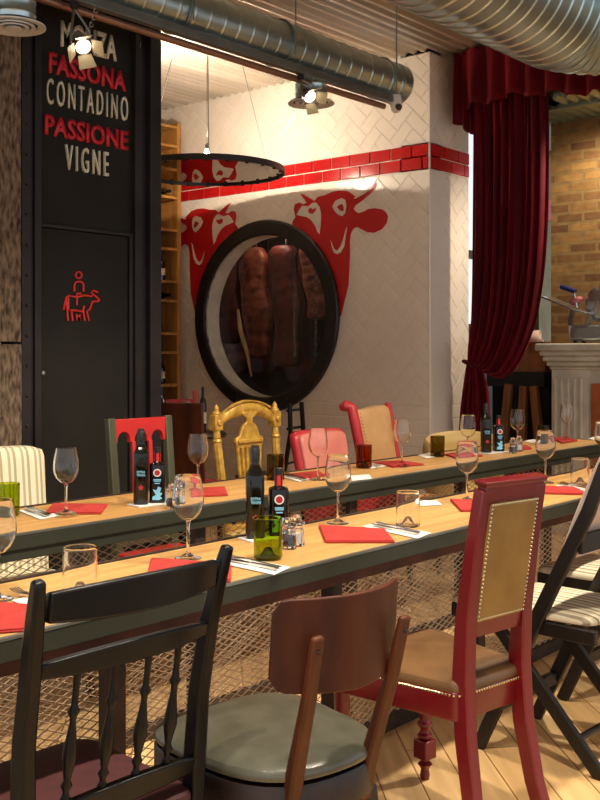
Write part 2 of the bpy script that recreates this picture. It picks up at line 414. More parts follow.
# mural wall body with a round opening
wb = bmesh.new(); V1 = 6.95
seg = 64; ring = [wb.verts.new((UW, OV.y + .70*math.cos(2*PI*k/seg), OV.z + .70*math.sin(2*PI*k/seg))) for k in range(seg)]
out = []
for k in range(seg):
    c, s = math.cos(2*PI*k/seg), math.sin(2*PI*k/seg); ts = []
    if c > 1e-9: ts.append((V1-OV.y)/c)
    if c < -1e-9: ts.append((VC-OV.y)/c)
    if s > 1e-9: ts.append((CZ+.04-OV.z)/s)
    if s < -1e-9: ts.append((0-OV.z)/s)
    q = min(ts); out.append(wb.verts.new((UW, OV.y+q*c, OV.z+q*s)))
for k in range(seg): wb.faces.new((ring[k], out[k], out[(k+1) % seg], ring[(k+1) % seg]))
cn = [(V1, CZ+.04), (VC, CZ+.04), (VC, 0), (V1, 0)]
for cy, cz in cn:
    for k in range(seg):
        a, b = out[k].co, out[(k+1) % seg].co
        if abs(a.y-b.y) > 1e-5 and abs(a.z-b.z) > 1e-5 and abs((a.y if abs(a.y-cy) < 1e-5 else b.y)-cy) < 1e-5 and abs((a.z if abs(a.z-cz) < 1e-5 else b.z)-cz) < 1e-5:
            wb.faces.new((out[k], wb.verts.new((UW, cy, cz)), out[(k+1) % seg]))
bmesh.ops.recalc_face_normals(wb, faces=wb.faces); wb.faces.ensure_lookup_table(); wb.normal_update(); WOFF = -1 if sum(f.normal.x for f in wb.faces) < 0 else 1
me = bpy.data.meshes.new('wall_mural'); wb.to_mesh(me); wb.free(); wm = bpy.data.objects.new('wall_mural', me); COL.objects.link(wm); me.materials.append(MATS['grout'])
q = wm.modifiers.new('th', 'SOLIDIFY'); q.thickness = .15; q.offset = WOFF; struct(wm)
mb = MB()
tile_mesh(mb, tiles((VC, V1, 0, .90), 'straight', hole=hole), putw)
tile_mesh(mb, tiles((VC, V1, .90, ZT0-.004), 'herring', hole=hole), putw)
tile_mesh(mb, tiles((VC, V1, ZT1+.004, CZ), 'herring', ox=.03), putw)
struct(mb.build('trim_1', 'white_tile', wm, smooth=0)).name = 'white_tile_facing'
mb = MB(); tile_mesh(mb, tiles((VC+.008, V1, ZT0, ZT1), 'straight', ox=.05), putw, g=.003, b=.004, h=.009)
struct(mb.build('red_tile_band', 'red_tile', wm, smooth=0))
# short return wall towards the window
wr = struct(MB().box(UW, 6.86, VC, VC+.25, 0, CZ+.04).build('wall_pier', 'grout', smooth=0))
mb = MB()
tile_mesh(mb, tiles((UW+.03, 6.86, 0, .90), 'straight'), putr); tile_mesh(mb, tiles((UW+.2, 6.86, .90, ZT0-.004), 'herring'), putr)
tile_mesh(mb, tiles((UW+.004, 6.86, ZT1+.004, CZ), 'herring'), putr)
mb.build('white_tile_facing', 'white_tile', wr, smooth=0)
mb = MB(); tile_mesh(mb, tiles((UW+.008, 6.86, ZT0, ZT1), 'straight', ox=.09), putr, g=.003, b=.004, h=.009); mb.build('red_tile_band', 'red_tile', wr, smooth=0)
MB().box(UW+.002, UW+.2, VC-.007, VC, 0, ZT0-.004).build('smooth_panel', 'white_tile', wr, smooth=0)
MB().box(UW-.008, UW+.004, VC-.008, VC+.004, 0, CZ).build('corner_bead', 'white_tile', wr, bevel=.004)
# alcove back wall and side wall
struct(MB().box(3.0, UW+.1, V1, V1+.12, 0, CZ+.04).build('wall_alcove', 'plaster_white', smooth=0))
struct(MB().box(2.75, 2.9, 4.4, V1+.1, 0, CZ+.04).build('wall_alcove_side', 'plaster_white', smooth=0))
# black sign wall with the door below
u0, u1 = at_y(34, 300, VC).x, 3.56
wp = struct(MB().box(2.86, 3.70, VC+.03, VC+.16, 0, CZ+.04).build('wall_sign', 'dark_panel', smooth=0))
zd = at_y(90, 231, VC).z
MB().box(u0, u1, VC+.012, VC+.032, zd+.012, CZ).build('upper_board', 'dark_panel', wp, bevel=.002)
for nm, a, b, d in (('steel_post', 2.845, 2.90, .06), ('steel_post', 2.925, 2.965, .05), ('steel_post', 3.54, 3.585, .05), ('steel_post', 3.625, 3.70, .07)):
    MB().box(a, b, VC-d+.03, VC+.04, 0, CZ).build(nm, 'dark_steel', wp, bevel=.004)
MB().box(2.90, 2.925, VC-.005, VC+.04, 0, CZ).build('steel_web', 'dark_steel', wp); MB().box(3.585, 3.625, VC-.005, VC+.04, 0, CZ).build('steel_web', 'dark_steel', wp)
mb = MB()
for k in range(24):
    mb.lathe([(.0, .009), (.006, .006), (.009, 0)], 8, (2.873, VC-.03, .1+k*.14), Matrix.Rotation(PI/2, 4, 'X'))
mb.build('rivet_row', 'dark_steel', wp)
dr = struct(MB().box(u0+.012, u1-.05, VC+.006, VC+.03, .005, zd-.008).build('door_1', 'dark_panel', bevel=.003))
mb = MB(); mb.box(u0-.005, u1+.02, VC-.004, VC+.03, zd-.006, zd+.012); mb.box(u1-.045, u1-.02, VC-.004, VC+.03, 0, zd); mb.build('door_frame', 'dark_steel', dr, bevel=.003)
hp = at_y(41.5, 373, VC)
MB().lathe([(.0, .022), (.010, .02), (.012, .008), (.006, .006), (.006, 0)], 12, (u0+.045, VC+.006, hp.z), Matrix.Rotation(PI/2, 4, 'X')).build('door_knob', 'lamp_silver', dr)
# rough timber pier at the left
mb = MB(); zj = at_y(8, 343, VC).z
mb.box(1.9, 2.83, VC-.05, VC+.2, 0, zj-.006); mb.box(1.9, 2.83, VC-.045, VC+.2, zj+.006, CZ+.04); struct(mb.build('wall_left', 'bark_timber', smooth=0))
# window behind the curtain, pier, brick wall
w1 = struct(MB().box(6.86, 8.0, VC+.10, VC+.16, 0, 1.45).build('window_1', 'dark_steel', smooth=0))
mb = MB()
for a, b in ((6.86, 6.885), (7.42, 7.47), (7.93, 8.0)): mb.box(a, b, VC+.06, VC+.13, 1.45, 3.2)
for z in (1.45, 2.02, 3.14): mb.box(6.86, 8.0, VC+.06, VC+.13, z, z+.06)
mb.build('window_frame', 'dark_steel', w1, bevel=.003)
MB().box(6.88, 7.98, VC+.09, VC+.096, 1.47, 3.18).build('window_pane', 'pane_glass', w1, smooth=0)
wq = struct(MB().box(8.0, 8.28, VC-.0, VC+.2, 0, 3.2).build('wall_window_pier', 'pier_paint', smooth=0))
mb = MB(); mb.box(8.0, 8.24, VC-.012, VC, 2.42, 2.60); mb.build('red_tile_band', 'red_tile', wq); 
struct(MB().box(7.2, 7.45, -.5, at_x(551, 300, 7.2).y, 0, 3.1).build('wall_brick', 'old_bricks', smooth=0))
# ------------------------------------------------------------------ mural: two red cow heads
def crop(pts, ox, oy, k): return [(ox + x/k, oy + y/k) for x, y in pts]
C4 = lambda pts: crop(pts, 270, 170, 4.615)
def wallpts(pxs): return [(at_x(x, y, UW).y, at_x(x, y, UW).z) for x, y in pxs]
sil = C4([(103, 275), (107, 237), (120, 217), (112, 182), (118, 158), (138, 151), (155, 158), (172, 152), (158, 132), (143, 112), (152, 111), (182, 128), (208, 143), (222, 125), (255, 117), (290, 101), (322, 95), (360, 98), (382, 112), (398, 124), (440, 96), (476, 70), (496, 57), (491, 80), (467, 108), (430, 140), (396, 164), (388, 180), (398, 192), (412, 200), (440, 190), (455, 180), (490, 177), (520, 182), (538, 195), (547, 214), (541, 245), (518, 274), (483, 290), (450, 287), (422, 272), (404, 263), (386, 272), (376, 292), (371, 330)]) + [(350.5, 255), (349, 285), (341.5, 316)]
sil = wallpts(sil)
a0 = math.atan2(sil[-1][1]-OV.z, sil[-1][0]-OV.y); a1 = math.atan2(sil[0][1]-OV.z, sil[0][0]-OV.y)
if a0 < 0: a0 += 2*PI
if a1 < 0: a1 += 2*PI
arc = [(OV.y + .71*math.cos(a0+(a1-a0)*k/14), OV.z + .71*math.sin(a0+(a1-a0)*k/14)) for k in range(15)]
sil = sil + arc
white = {'muzzle_patch': C4([(126, 208), (138, 185), (152, 166), (180, 168), (200, 152), (216, 150), (233, 172), (240, 205), (238, 250), (232, 298), (222, 285), (212, 258), (194, 232), (172, 217), (148, 213)]),
         'eye_patch': C4([(291, 170), (306, 142), (334, 130), (351, 138), (356, 165), (351, 198), (337, 214), (318, 206), (302, 190)]),
         'jaw_line': C4([(283, 322), (288, 350), (297, 380), (312, 389), (330, 381), (347, 350), (353, 305), (360, 262), (352, 278), (342, 318), (330, 352), (314, 374), (300, 364), (292, 345)]),
         'horn_line': C4([(390, 130), (432, 103), (484, 70), (470, 88), (436, 112), (396, 134)])}
redd = {'nostril': C4([(179, 186), (190, 175), (203, 181), (218, 175), (214, 190), (200, 203), (186, 201)]), 'eye_drop': C4([(313, 172), (326, 160), (338, 158), (345, 176), (342, 191), (328, 188)]), 'eye_glint': None}
def mural(label, mirror):
    fl = (lambda p: [(2*OV.y - a, b) for a, b in p]) if mirror else (lambda p: p)
    r = MB().prism([(-b, a) if False else (a, b) for a, b in fl(sil)], (UW-.0045, 0, 0), (0, 1, 0), (0, 0, 1), -.003).build('cow_mural', 'mural_red', smooth=0); tag(r, label, 'wall mural', 'red cow heads on the tiled wall')
    for k, p in white.items(): MB().prism(fl(wallpts(p)), (UW-.0093, 0, 0), (0, 1, 0), (0, 0, 1), -.0015).build(k, 'mural_white', r, smooth=0)
    for k, p in redd.items():
        if p: MB().prism(fl(wallpts(p)), (UW-.0106, 0, 0), (0, 1, 0), (0, 0, 1), -.0012).build(k, 'mural_red', kid(r, 'muzzle_patch' if k == 'nostril' else 'eye_patch'), smooth=0)
    return r
mural('flat red cow head with ear and horn looking left, right of the round window', False)
mural('flat red cow head looking right, partly behind the wine rack and hanging mirror', True)
# ------------------------------------------------------------------ round meat-locker window
XR = Matrix.Rotation(-PI/2, 4, 'Y')          # local z -> -x
rw = thing('meat_locker_window', 'big round black-rimmed window in the tiled wall with hanging meat behind glass', 'window', OV)
MB().lathe([(RI, .0125), (RI, .035), (RI+.01, .045), (RO-.012, .045), (RO, .032), (RO, .0125), (RI, .0125)], 72, M=XR).build('round_frame', 'oval_black', rw)
mb = MB()
for k in range(16): a = 2*PI*k/16; mb.lathe([(0, .052), (.008, .05), (.011, .045)], 8, (0, .72*math.cos(a), .72*math.sin(a)), XR)
mb.build('frame_bolt', 'oval_black', kid(rw, 'round_frame'))
MB().lathe([(RI+.01, -.14), (RI+.01, .03), (RI, .03), (RI, -.14), (RI+.01, -.14)], 72, M=XR).build('reveal_lining', 'reveal_cream', rw)
MB().lathe([(0, -.125), (RI+.005, -.125), (RI+.005, -.132), (0, -.132)], 72, M=XR).build('glass_pane', 'pane_glass', rw, smooth=30)
mb = MB(); x0, x1, y0, y1, z0, z1 = .152, 1.25, -.85, 1.45, -.85, .95
for a in ((x1, x1+.03, y0, y1, z0, z1), (x0, x1, y0-.03, y0, z0, z1), (x0, x1, y1, y1+.03, z0, z1), (x0, x1, y0, y1, z0-.03, z0), (x0, x1, y0, y1, z1, z1+.03)): mb.box(*a)
o = mb.build('wall_locker', 'chamber_dark', smooth=0); o.location = OV; struct(o)
MB().tube([(.36, -.8, .86), (.36, 1.4, .86)], .014).build('hanging_rail', 'hook_steel', rw)
MB().tube([(.78, -.8, .86), (.78, 1.4, .86)], .014).build('hanging_rail', 'hook_steel', rw)
def slab(x, y, w, d, h, m, label, seed):
    rnd = random.Random(seed); zt = OV.z + .70
    t = thing('side_of_meat', label, 'meat', (UW + x, OV.y + y, zt - h))
    rows = []
    for i in range(31):
        f = i/30; k = .82 + .2*math.sin(PI*min(1, f*.9+.15)) + .12*math.sin(f*6+seed) + .07*math.sin(f*15+seed*2)
        if f > .94: k *= 1 - (f-.94)*7
        if f < .06: k *= .85 + f*2.4
        z = h*f*.93; row = []
        for j in range(28):
            a = 2*PI*j/28; cx, cy = math.cos(a), math.sin(a); g = (abs(cx)**3 + abs(cy)**3)**(-1/3)
            rr = 1 + .10*math.sin(2*a+f*6+seed) + .09*math.sin(f*62+cy*2.5)*(cx < .2)*(.2 < f < .8) + rnd.uniform(-.03, .03)
            row.append(Vector((d/2*(.5+.5*k)*cx*g*rr, w/2*k*cy*g*(1+.08*math.sin(f*11+seed+cy)) + .03*math.sin(f*5+seed), z)))
        rows.append(row)
    MB().loft(rows).build('cut', m, t, sub=1)
    MB().tube([(0, 0, h*.86), (0, 0, h+.05), (.02, 0, h+.13), (0, 0, h+.16), (-.02, 0, h+.14)], .006).build('meat_hook', 'hook_steel', t)
    return t
for i, (x, y, w, d, h, m, lb) in enumerate([
    (.36, .08, .30, .14, 1.12, 'meat', 'long dark side of beef beside the pale bone behind the round glass'),
    (.36, .42, .29, .14, 1.05, 'meat_pale', 'ribbed pinkish side of beef hung in the middle of round window'),
    (.36, .76, .30, .14, .92, 'meat', 'dark ribbed side of beef hung beside the cream window reveal'),
    (.78, .24, .34, .18, 1.28, 'meat', 'side of beef in second line filling the gap near the bone'),
    (.78, .66, .34, .18, 1.2, 'meat', 'side of beef in second line behind the ribbed dark one'),
    (.78, 1.05, .34, .18, 1.2, 'meat_pale', 'pale side of beef in second line next to the chamber end'),
    (.78, -.16, .34, .18, 1.2, 'meat', 'side of beef in second line behind the steel chains'),
    (.36, -.27, .29, .14, .72, 'meat_pale', 'short pale cut of beef hung at right of the round window')]): slab(x, y, w, d, h, m, lb, i+3)
tag(MB().tube([(UW+.24, OV.y+.53, OV.z+.08), (UW+.24, OV.y+.50, OV.z-.10), (UW+.24, OV.y+.42, OV.z-.3), (UW+.25, OV.y+.38, OV.z-.50)], [.012, .022, .018, .008]).build('rib_bone', 'fat'), 'long pale bone with fat hanging among the beef', 'bone')
for y, z0, lb in ((-.10, -.35, 'steel chain hanging between the beef sides near window middle'), (-.33, -.45, 'steel chain hanging at right edge inside the round window')):
    mb = MB()
    for k in range(26):
        z = OV.z + .72 - k*(.72-z0)/26; c = Vector((UW+.25, OV.y+y, z)); s = .011
        mb.tube([c + (Vector((0, s*math.cos(a), 1.7*s*math.sin(a))) if k % 2 else Vector((s*math.cos(a), 0, 1.7*s*math.sin(a)))) for a in [2*PI*j/8 for j in range(8)]], .003, 4, closed=True)
    tag(mb.build('hanging_chain', 'hook_steel'), lb, 'chain', 'chains in the meat locker')
# ------------------------------------------------------------------ sign lettering and emblem
sg = thing('wall_lettering', 'five words in red and cream capital letters high on the black wall', 'sign', (0, VC+.012, 0))
def word(s, x0, yt, yb, x1, m, bold, space, nm):
    a = at_y(x0, yb, VC); b = at_y(x0, yt, VC); c = at_y(x1, yb, VC)
    text_part(s, a.x, c.x, a.z, b.z, nm, m, sg, 0, .012, bold, space)['label'] = ('red' if m == 'sign_red' else 'cream') + ' raised letters reading ' + s
word('MONZA', 61.7, 19.6, 46.2, 117, 'sign_cream', .02, 1.05, 'lettering_monza')
word('FASSONA', 49.3, 51, 72.5, 126.5, 'sign_red', .03, 1.05, 'lettering_fassona')
word('CONTADINO', 47.3, 77.2, 103.4, 128.3, 'sign_cream', -.004, 1.5, 'lettering_contadino')
word('PASSIONE', 45.2, 113.5, 134.3, 128.7, 'sign_red', .03, 1.05, 'lettering_passione')
word('VIGNE', 66.3, 144, 169.5, 109, 'sign_cream', .0, 1.5, 'lettering_vigne')
em = thing('door_emblem', 'red outline emblem of a rider sitting on a cow on the black door', 'emblem', (0, VC+.004, 0))
C5 = lambda pts: [tuple(at_y(50 + x/8.571, 260 + y/8.571, VC)) for x, y in pts]
def line(nm, pts, r=.0055, closed=False): MB().tube([(x, -.003, z) for x, y, z in C5(pts)], r, 6, closed=closed).build(nm, 'emblem_red', em)
line('rider_head', [(246+26*math.cos(a*PI/8), 130+28*math.sin(a*PI/8)) for a in range(16)], closed=True)
line('rider_body', [(209, 270), (209, 222), (214, 200), (228, 188), (247, 184), (268, 188), (282, 200), (288, 222), (288, 270)])
line('saddle', [(231, 388), (231, 310), (226, 288), (265, 288), (264, 300)])
line('cow_back', [(158, 425), (158, 305), (205, 315), (240, 316), (300, 302), (352, 312), (374, 296), (424, 342), (420, 352), (362, 358), (352, 392), (340, 425), (316, 440), (334, 520)])
line('cow_horn', [(374, 296), (352, 280), (372, 262), (410, 276)])
line('cow_tail', [(168, 305), (138, 322), (128, 370), (116, 428)])
line('cow_leg', [(140, 330), (148, 430), (154, 520)]); line('cow_leg', [(194, 520), (184, 440), (168, 432), (215, 432), (280, 442)]); line('cow_leg', [(292, 392), (283, 430), (298, 520)])
a, b, c = at_y(50+222/8.571, 260+520/8.571, VC), at_y(50+222/8.571, 260+462/8.571, VC), at_y(50+264/8.571, 260+520/8.571, VC)
text_part('M', a.x, c.x, a.z, b.z, 'letter_m', 'emblem_red', em, 0, .008, .03)
# ------------------------------------------------------------------ ducts, diffusers, rail, lamps
DV, DZ, DR, DE = 3.8, 2.995, .122, 5.42
XP = Matrix.Rotation(PI/2, 4, 'Y')           # local z -> +x
def duct_prof(L, R, step, rib=.004):
    pr = []; k = 0
    while k*step < L:
        z = k*step; pr += [(R, z), (R, z+step-.02), (R+rib, z+step-.013), (R+rib, z+step-.007)]; k += 1
    return [(R*.97, 0)] + pr + [(R, L), (R*.9, L+.001)]
d1 = tag(MB().lathe(duct_prof(DE+.6, DR, .105), 40, (-.6, DV, DZ), XP).build('round_duct', 'zinc_duct', smooth=20), 'slim silver ribbed air duct running above the sign and mural', 'air duct')
MB().lathe([(DR+.004, -.02), (DR+.006, -.02), (DR+.006, .02), (DR-.03, .022), (DR-.03, .012)], 40, (DE, DV, DZ), XP).build('end_collar', 'zinc_duct', d1)
for x in (1.6, 3.55, 4.32, 5.28):
    mb = MB(); mb.tube([(x, DV+(DR+.007)*math.cos(2*PI*k/28), DZ+(DR+.007)*math.sin(2*PI*k/28)) for k in range(28)], .006, 4, closed=True)
    mb.tube([(x, DV-.134, DZ-.09), (x, DV-.134, CZ+.01)], .005, 6); mb.build('hanger_rod', 'rail_steel', d1)
tr = thing('lighting_rail', 'long grey steel rail slung beneath the slim air duct', 'rail', (0, DV-.085, 2.852))
MB().box(-.5, DE-.05, -.022, .022, -.022, .022).build('rail_channel', 'rail_steel', tr, bevel=.003)
MB().tube([(-.5, .06, -.032), (DE-.12, .06, -.032)], .018, 12).build('rail_reflection', 'pink_reflection', tr)  # pinkish tube in place of the warm reflection under the rail
def diffuser(x, label, z=2.70):
    t = thing('ceiling_diffuser', label, 'air diffuser', (x, DV+.02, z), 0, 'round diffusers under the slim duct')
    MB().lathe([(.092, .005), (.092, .045), (.095, .05), (.092, .055), (.092, .10), (.095, .105), (.092, .11), (.092, DZ-DR-z+.02)], 32).build('collar', 'zinc_duct', t)
    mb = MB()
    for r0, r1, zz in ((.10, .135, 0), (.072, .092, -.003), (.045, .064, -.006), (.0, .036, -.009)):
        if r0: mb.lathe([(r0, .012+zz), (r1, zz+.006), (r1, zz), (r0+.004, zz+.004), (r0, .012+zz)], 36)
        else: mb.lathe([(0, zz), (r1, zz), (r1-.004, zz+.006), (0, zz+.008)], 36)
    mb.build('ring_louvre', 'plastic_white', t)
    MB().lathe([(0, .02), (.10, .02), (.13, .008), (.128, .012), (.10, .024), (0, .024)], 36).build('back_plate', 'dark_steel', t)
diffuser(2.63, 'round white ringed air diffuser above the rough timber pier', 2.68)
diffuser(4.64, 'round ringed air diffuser behind the spotlight near the mural', 2.72)
def spot_lamp(x, y, z, aim, label):
    t = thing('spot_lamp', label, 'spotlight', (x, y, z), 0, 'barn-door spotlights under the duct rail'); K = .74
    d = Vector(aim).normalized(); M = d.to_track_quat('Z', 'Y').to_matrix().to_4x4() @ Matrix.Scale(K, 4)
    MB().lathe([(0, -.12), (.022, -.118), (.03, -.10), (.034, -.09), (.03, -.08), (.038, -.07), (.034, -.06), (.042, -.05), (.038, -.04), (.046, -.02), (.05, .03), (.052, .03), (.052, .035), (.045, .035), (.043, .01), (0, .0)], 24, M=M).build('lamp_housing', 'lamp_silver', t)
    MB().lathe([(0, .02), (.042, .02), (.042, .024), (0, .026)], 24, M=M).build('lamp_lens', 'lamp_lens', t)
    mb = MB()
    for k in range(4):
        R = M @ Matrix.Rotation(k*PI/2 + .35, 4, 'Z')
        w0, w1, L = .040, .052, .085; pts = [(.050, -w0, .036), (.050, w0, .036), (.050+L*.62, w1, .036+L*.78), (.050+L*.62, -w1, .036+L*.78)]
        v = [R @ Vector(p) for p in pts]; nn = (v[1]-v[0]).cross(v[2]-v[0]).normalized()*.0015
        mb.add(v + [p+nn for p in v], [(3, 2, 1, 0), (4, 5, 6, 7)] + [(i, (i+1) % 4, 4+(i+1) % 4, 4+i) for i in range(4)])
    mb.build('barn_door', 'barn_door', kid(t, 'lamp_housing'))
    top = Vector((0, DV-.085-y, 2.802-z)); mb = MB()
    for s in (-1, 1):
        p = M @ Vector((s*.056, 0, -.03)); mb.tube([p, p*1.0 + Vector((0, 0, .05)), top], .006, 6)
    mb.build('yoke', 'lamp_silver', t)
    mb = MB(); mb.lathe([(.016, -.005), (.02, .0), (.02, .02), (.014, .024)], 14, top); mb.build('clamp', 'dark_steel', t)
    mb = MB(); q = M @ Vector((0, 0, -.10))
    for k in range(9):
        f = k/8; c = q.lerp(top + Vector((.12, 0, .02)), f) - Vector((0, 0, .05*math.sin(PI*f)))
        mb.tube([c + Vector((.009*math.cos(a), .004*math.sin(2*a), .012*math.sin(a))) for a in [2*PI*j/8 for j in range(8)]], .0025, 4, closed=True)
    mb.build('safety_chain', 'lamp_silver', t)
    return t
s1 = at_y(82, 44, 3.66); spot_lamp(s1.x, s1.y, s1.z, (-.22, -.62, -.62), 'silver barn-door spotlight hanging in front of the black lettered wall')
s2 = at_y(308, 95, 3.66); spot_lamp(s2.x, s2.y, s2.z, (-.1, -.70, -.55), 'barn-door spotlight hanging before the white tiled wall')
c = at_y(396, 105, 3.70); cc = thing('security_camera', 'white dome security camera at the end of the slim duct', 'camera', c)
MB().lathe([(0, .062), (.035, .06), (.036, .02), (.04, .0), (.034, -.03), (.02, -.045), (0, -.05)], 24).build('housing', 'plastic_white', cc)
MB().lathe([(0, .04), (.012, .038), (.02, .03), (.02, .0)], 16, (-.012, -.02, -.012), Vector((-.5, -.75, -.45)).to_track_quat('Z', 'Y').to_matrix().to_4x4()).build('lens', 'lens_black', cc)
MB().tube([(0, 0, .055), (0, 0, 2.829-c.z)], .012, 8).build('mount', 'plastic_white', cc)
# big duct with elbow
BV, BZ, BR, BX = 2.5, 3.09, .30, 5.02
mb = MB(); mb.lathe(duct_prof(BX+2.2, BR, .10, .006), 56, (-2.2, BV, BZ), XP)
path = [(BX + .42*math.sin(a), BV - .42*(1-math.cos(a)), BZ) for a in [PI/2*k/10 for k in range(11)]]
for i in range(10):
    A, B = Vector(path[i]), Vector(path[i+1])
    mb.tube([A, B], BR, 56, cap=False)
    mb.tube([A + (B-A)*.02, A + (B-A)*.16], BR+.006, 56)
mb.tube([path[-1], (BX+.42, BV-2.2, BZ)], BR, 56)
tag(mb.build('large_duct', 'zinc_duct', smooth=20), 'fat silver ribbed air duct bending in front of the curtain top', 'air duct')
# ------------------------------------------------------------------ hanging mirror disc with bulb
mc = at_z(207, 172, 2.607); MRR = .57
mr = thing('hanging_mirror', 'round black-rimmed mirror disc hung flat on cables, cow heads reflected beneath', 'mirror', mc)
MB().lathe([(MRR-.02, -.012), (MRR, -.012), (MRR, .028), (MRR-.02, .028), (MRR-.02, -.012)], 72).build('rim', 'mirror_rim', mr)
MB().lathe([(0, 0), (MRR-.015, 0), (MRR-.015, .012), (0, .012)], 72).build('mirror_face', 'mirror_face', mr, smooth=20)
mb = MB()
for k in range(24): a = 2*PI*k/24; mb.cb(((MRR-.022)*math.cos(a), (MRR-.022)*math.sin(a), -.014), (.018, .018, .012))
mb.build('rim_clip', 'mirror_rim', kid(mr, 'rim'))
for a in (-.25, 1.85, 3.95): MB().tube([((MRR-.01)*math.cos(a), (MRR-.01)*math.sin(a), .02), (.30*math.cos(a), .30*math.sin(a), CZ-mc.z+.01)], .004, 6).build('suspension_cable', 'cable_grey', mr)
bl = thing('bare_bulb', 'bare glowing bulb hanging on a wire just above the mirror disc', 'light bulb', mc + Vector((0, 0, .115)))
bo = MB().lathe([(0, -.045), (.016, -.042), (.028, -.028), (.032, -.008), (.026, .015), (.014, .035), (.012, .05)], 20).build('bulb', 'bulb_glow', bl)
MB().lathe([(.014, .05), (.014, .085), (.006, .095)], 12).build('socket', 'dark_steel', bl)
MB().tube([(0, 0, .09), (0, 0, CZ-mc.z-.105)], .003, 6).build('wire', 'cable_grey', bl)
# ------------------------------------------------------------------ wine rack with bottles
rk = thing('wine_rack', 'tall pine wine rack standing in the corner beside the mural', 'wine rack', (5.84, 6.72, 0))
for x in (-.35, .02, .36): MB().box(x, x+.045, -.12, .14, 0, 3.28).build('upright', 'rack_pine', rk, bevel=.003)
MB().box(-.35, .4, .14, .155, 0, 3.28).build('back_board', 'rack_pine', rk)
zs = []; z = .12
while z < 3.3: zs.append(z); z += .28 if len(zs) % 2 else .165
for z in zs: MB().box(-.31, .36, -.115, .14, z-.012, z+.012).build('rack_shelf', 'rack_pine', rk, bevel=.002)
wbp = None
def wine(x, y, z, lying, label):
    global wbp
    t = thing('wine_bottle', label, 'wine bottle', (x, y, z), 0, 'bottles in the pine wine rack')
    M = Matrix.Rotation(PI/2, 4, 'X') if lying else Matrix.Identity(4); o = (0, .12, .036) if lying else (0, 0, 0)
    MB().lathe([(0, 0), (.035, .0), (.036, .012), (.036, .13), (.03, .155), (.015, .178), (.0135, .185), (.0135, .235), (0, .235)], 18, o, M).build('bottle_body', 'wine_glass_dark', t)
    MB().lathe([(.0365, .045), (.0366, .05), (.0366, .10), (.0365, .105)], 18, o, M).build('paper_label', 'paper_label', t)
    MB().lathe([(.0145, .215), (.0145, .247), (0, .247)], 12, o, M).build('capsule', 'cap_black', t)
def shelf_near(py, ly):
    z = at_y(168, py, 6.65).z; return min([q for i, q in enumerate(zs) if (i % 2 == 1) == ly], key=lambda q: abs(q-z)) + .013
for k, (py, x, ly, lb) in enumerate([(221, 6.03, True, 'dark wine bottle lying high in the pine rack just under the hanging mirror'), (221, 6.09, True, 'second dark wine bottle lying beside another under the hanging mirror'),
        (270, 6.10, False, 'dark upright wine bottle on the rack level below the lying pair'), (319, 6.09, True, 'single dark wine bottle lying at mid height in the pine rack'),
        (366, 6.10, False, 'upright wine bottle with white label low in the pine rack'), (452, 6.07, False, 'upright dark wine bottle lowest in the pine rack behind the brown chair')]):
    wine(x, 6.70, shelf_near(py, ly), ly, lb)
# ------------------------------------------------------------------ curtain
CX = 6.60
def fold(sx, z, a): return a*(math.sin(sx*2*PI*9.5 + .6*math.sin(z*2.1)) + .45*math.sin(sx*2*PI*21+1.3) + .5*math.sin(sx*2*PI*4.2+2))
def bez(P, t):
    n = len(P)-1; s = t*n; i = min(int(s), n-1); f = s-i
    p0, p1, p2, p3 = P[max(i-1, 0)], P[i], P[i+1], P[min(i+2, n)]
    return tuple(.5*((2*b)+(-a+c)*f+(2*a-5*b+4*c-d)*f*f+(-a+3*b-3*c+d)*f**3) for a, b, c, d in zip(p0, p1, p2, p3))
cpt = lambda px, py: (at_x(px, py, CX).y, at_x(px, py, CX).z)
PL = [cpt(471, 85), cpt(472, 150), cpt(472, 220), cpt(471, 280), cpt(469, 325), cpt(467, 345), cpt(467, 357), cpt(468, 364)]
PR = [cpt(548, 85), cpt(548, 150), cpt(546, 230), cpt(541, 290), cpt(531, 340), cpt(516, 372), cpt(499, 378), cpt(482, 368)]
cu = thing('velvet_curtain', 'dark red velvet curtain tied back beside the white tiled pier', 'curtain', (0, 0, 0))
rows = []; NS, NT = 110, 46
for j in range(NT+1):
    t = j/NT; a, b = bez(PL, t), bez(PR, t); row = []
    for i in range(NS+1):
        s = i/NS; e = s**.9; y = a[0]*(1-e)+b[0]*e; z = a[1]*(1-e)+b[1]*e
        am = .028*(1 if t < .6 else max(.25, 1-(t-.6)*2)); row.append(Vector((CX + fold(s, z, am) - .05*math.sin(PI*max(0, t-.5)*2)*s, y, z)))
    rows.append(row)
o = MB().loft(rows, closed=False).build('drape', 'velvet', cu, smooth=80); q = o.modifiers.new('th', 'SOLIDIFY'); q.thickness = .006
TL = [cpt(467, 362), cpt(463, 395), cpt(459, 440), cpt(457, 480)]; TRR = [cpt(482, 366), cpt(489, 385), cpt(492, 410), cpt(494, 480)]
TL.append((TL[-1][0]+.02, .03)); TRR.append((TRR[-1][0]-.02, .03)); rows = []
for j in range(31):
    t = j/30; a, b = bez(TL, t), bez(TRR, t); row = []
    for i in range(61):
        s = i/60; row.append(Vector((CX + fold(s*.6, a[1], .012+.02*min(1, t*3)), a[0]*(1-s)+b[0]*s, a[1]*(1-s)+b[1]*s)))
    rows.append(row)
o = MB().loft(rows, closed=False).build('tail', 'velvet', cu, smooth=80); q = o.modifiers.new('th', 'SOLIDIFY'); q.thickness = .006
a, b = cpt(466, 361), cpt(484, 369)
MB().tube([(CX-.05*math.cos(q*PI/10)-.0, (a[0]+b[0])/2+(a[0]-b[0])/2*1.25*math.sin(q*PI/10), (a[1]+b[1])/2 + (a[1]-b[1])/2*math.sin(q*PI/10)) for q in range(20)], .012, 8, closed=True).build('tie_band', 'velvet_valance', cu)
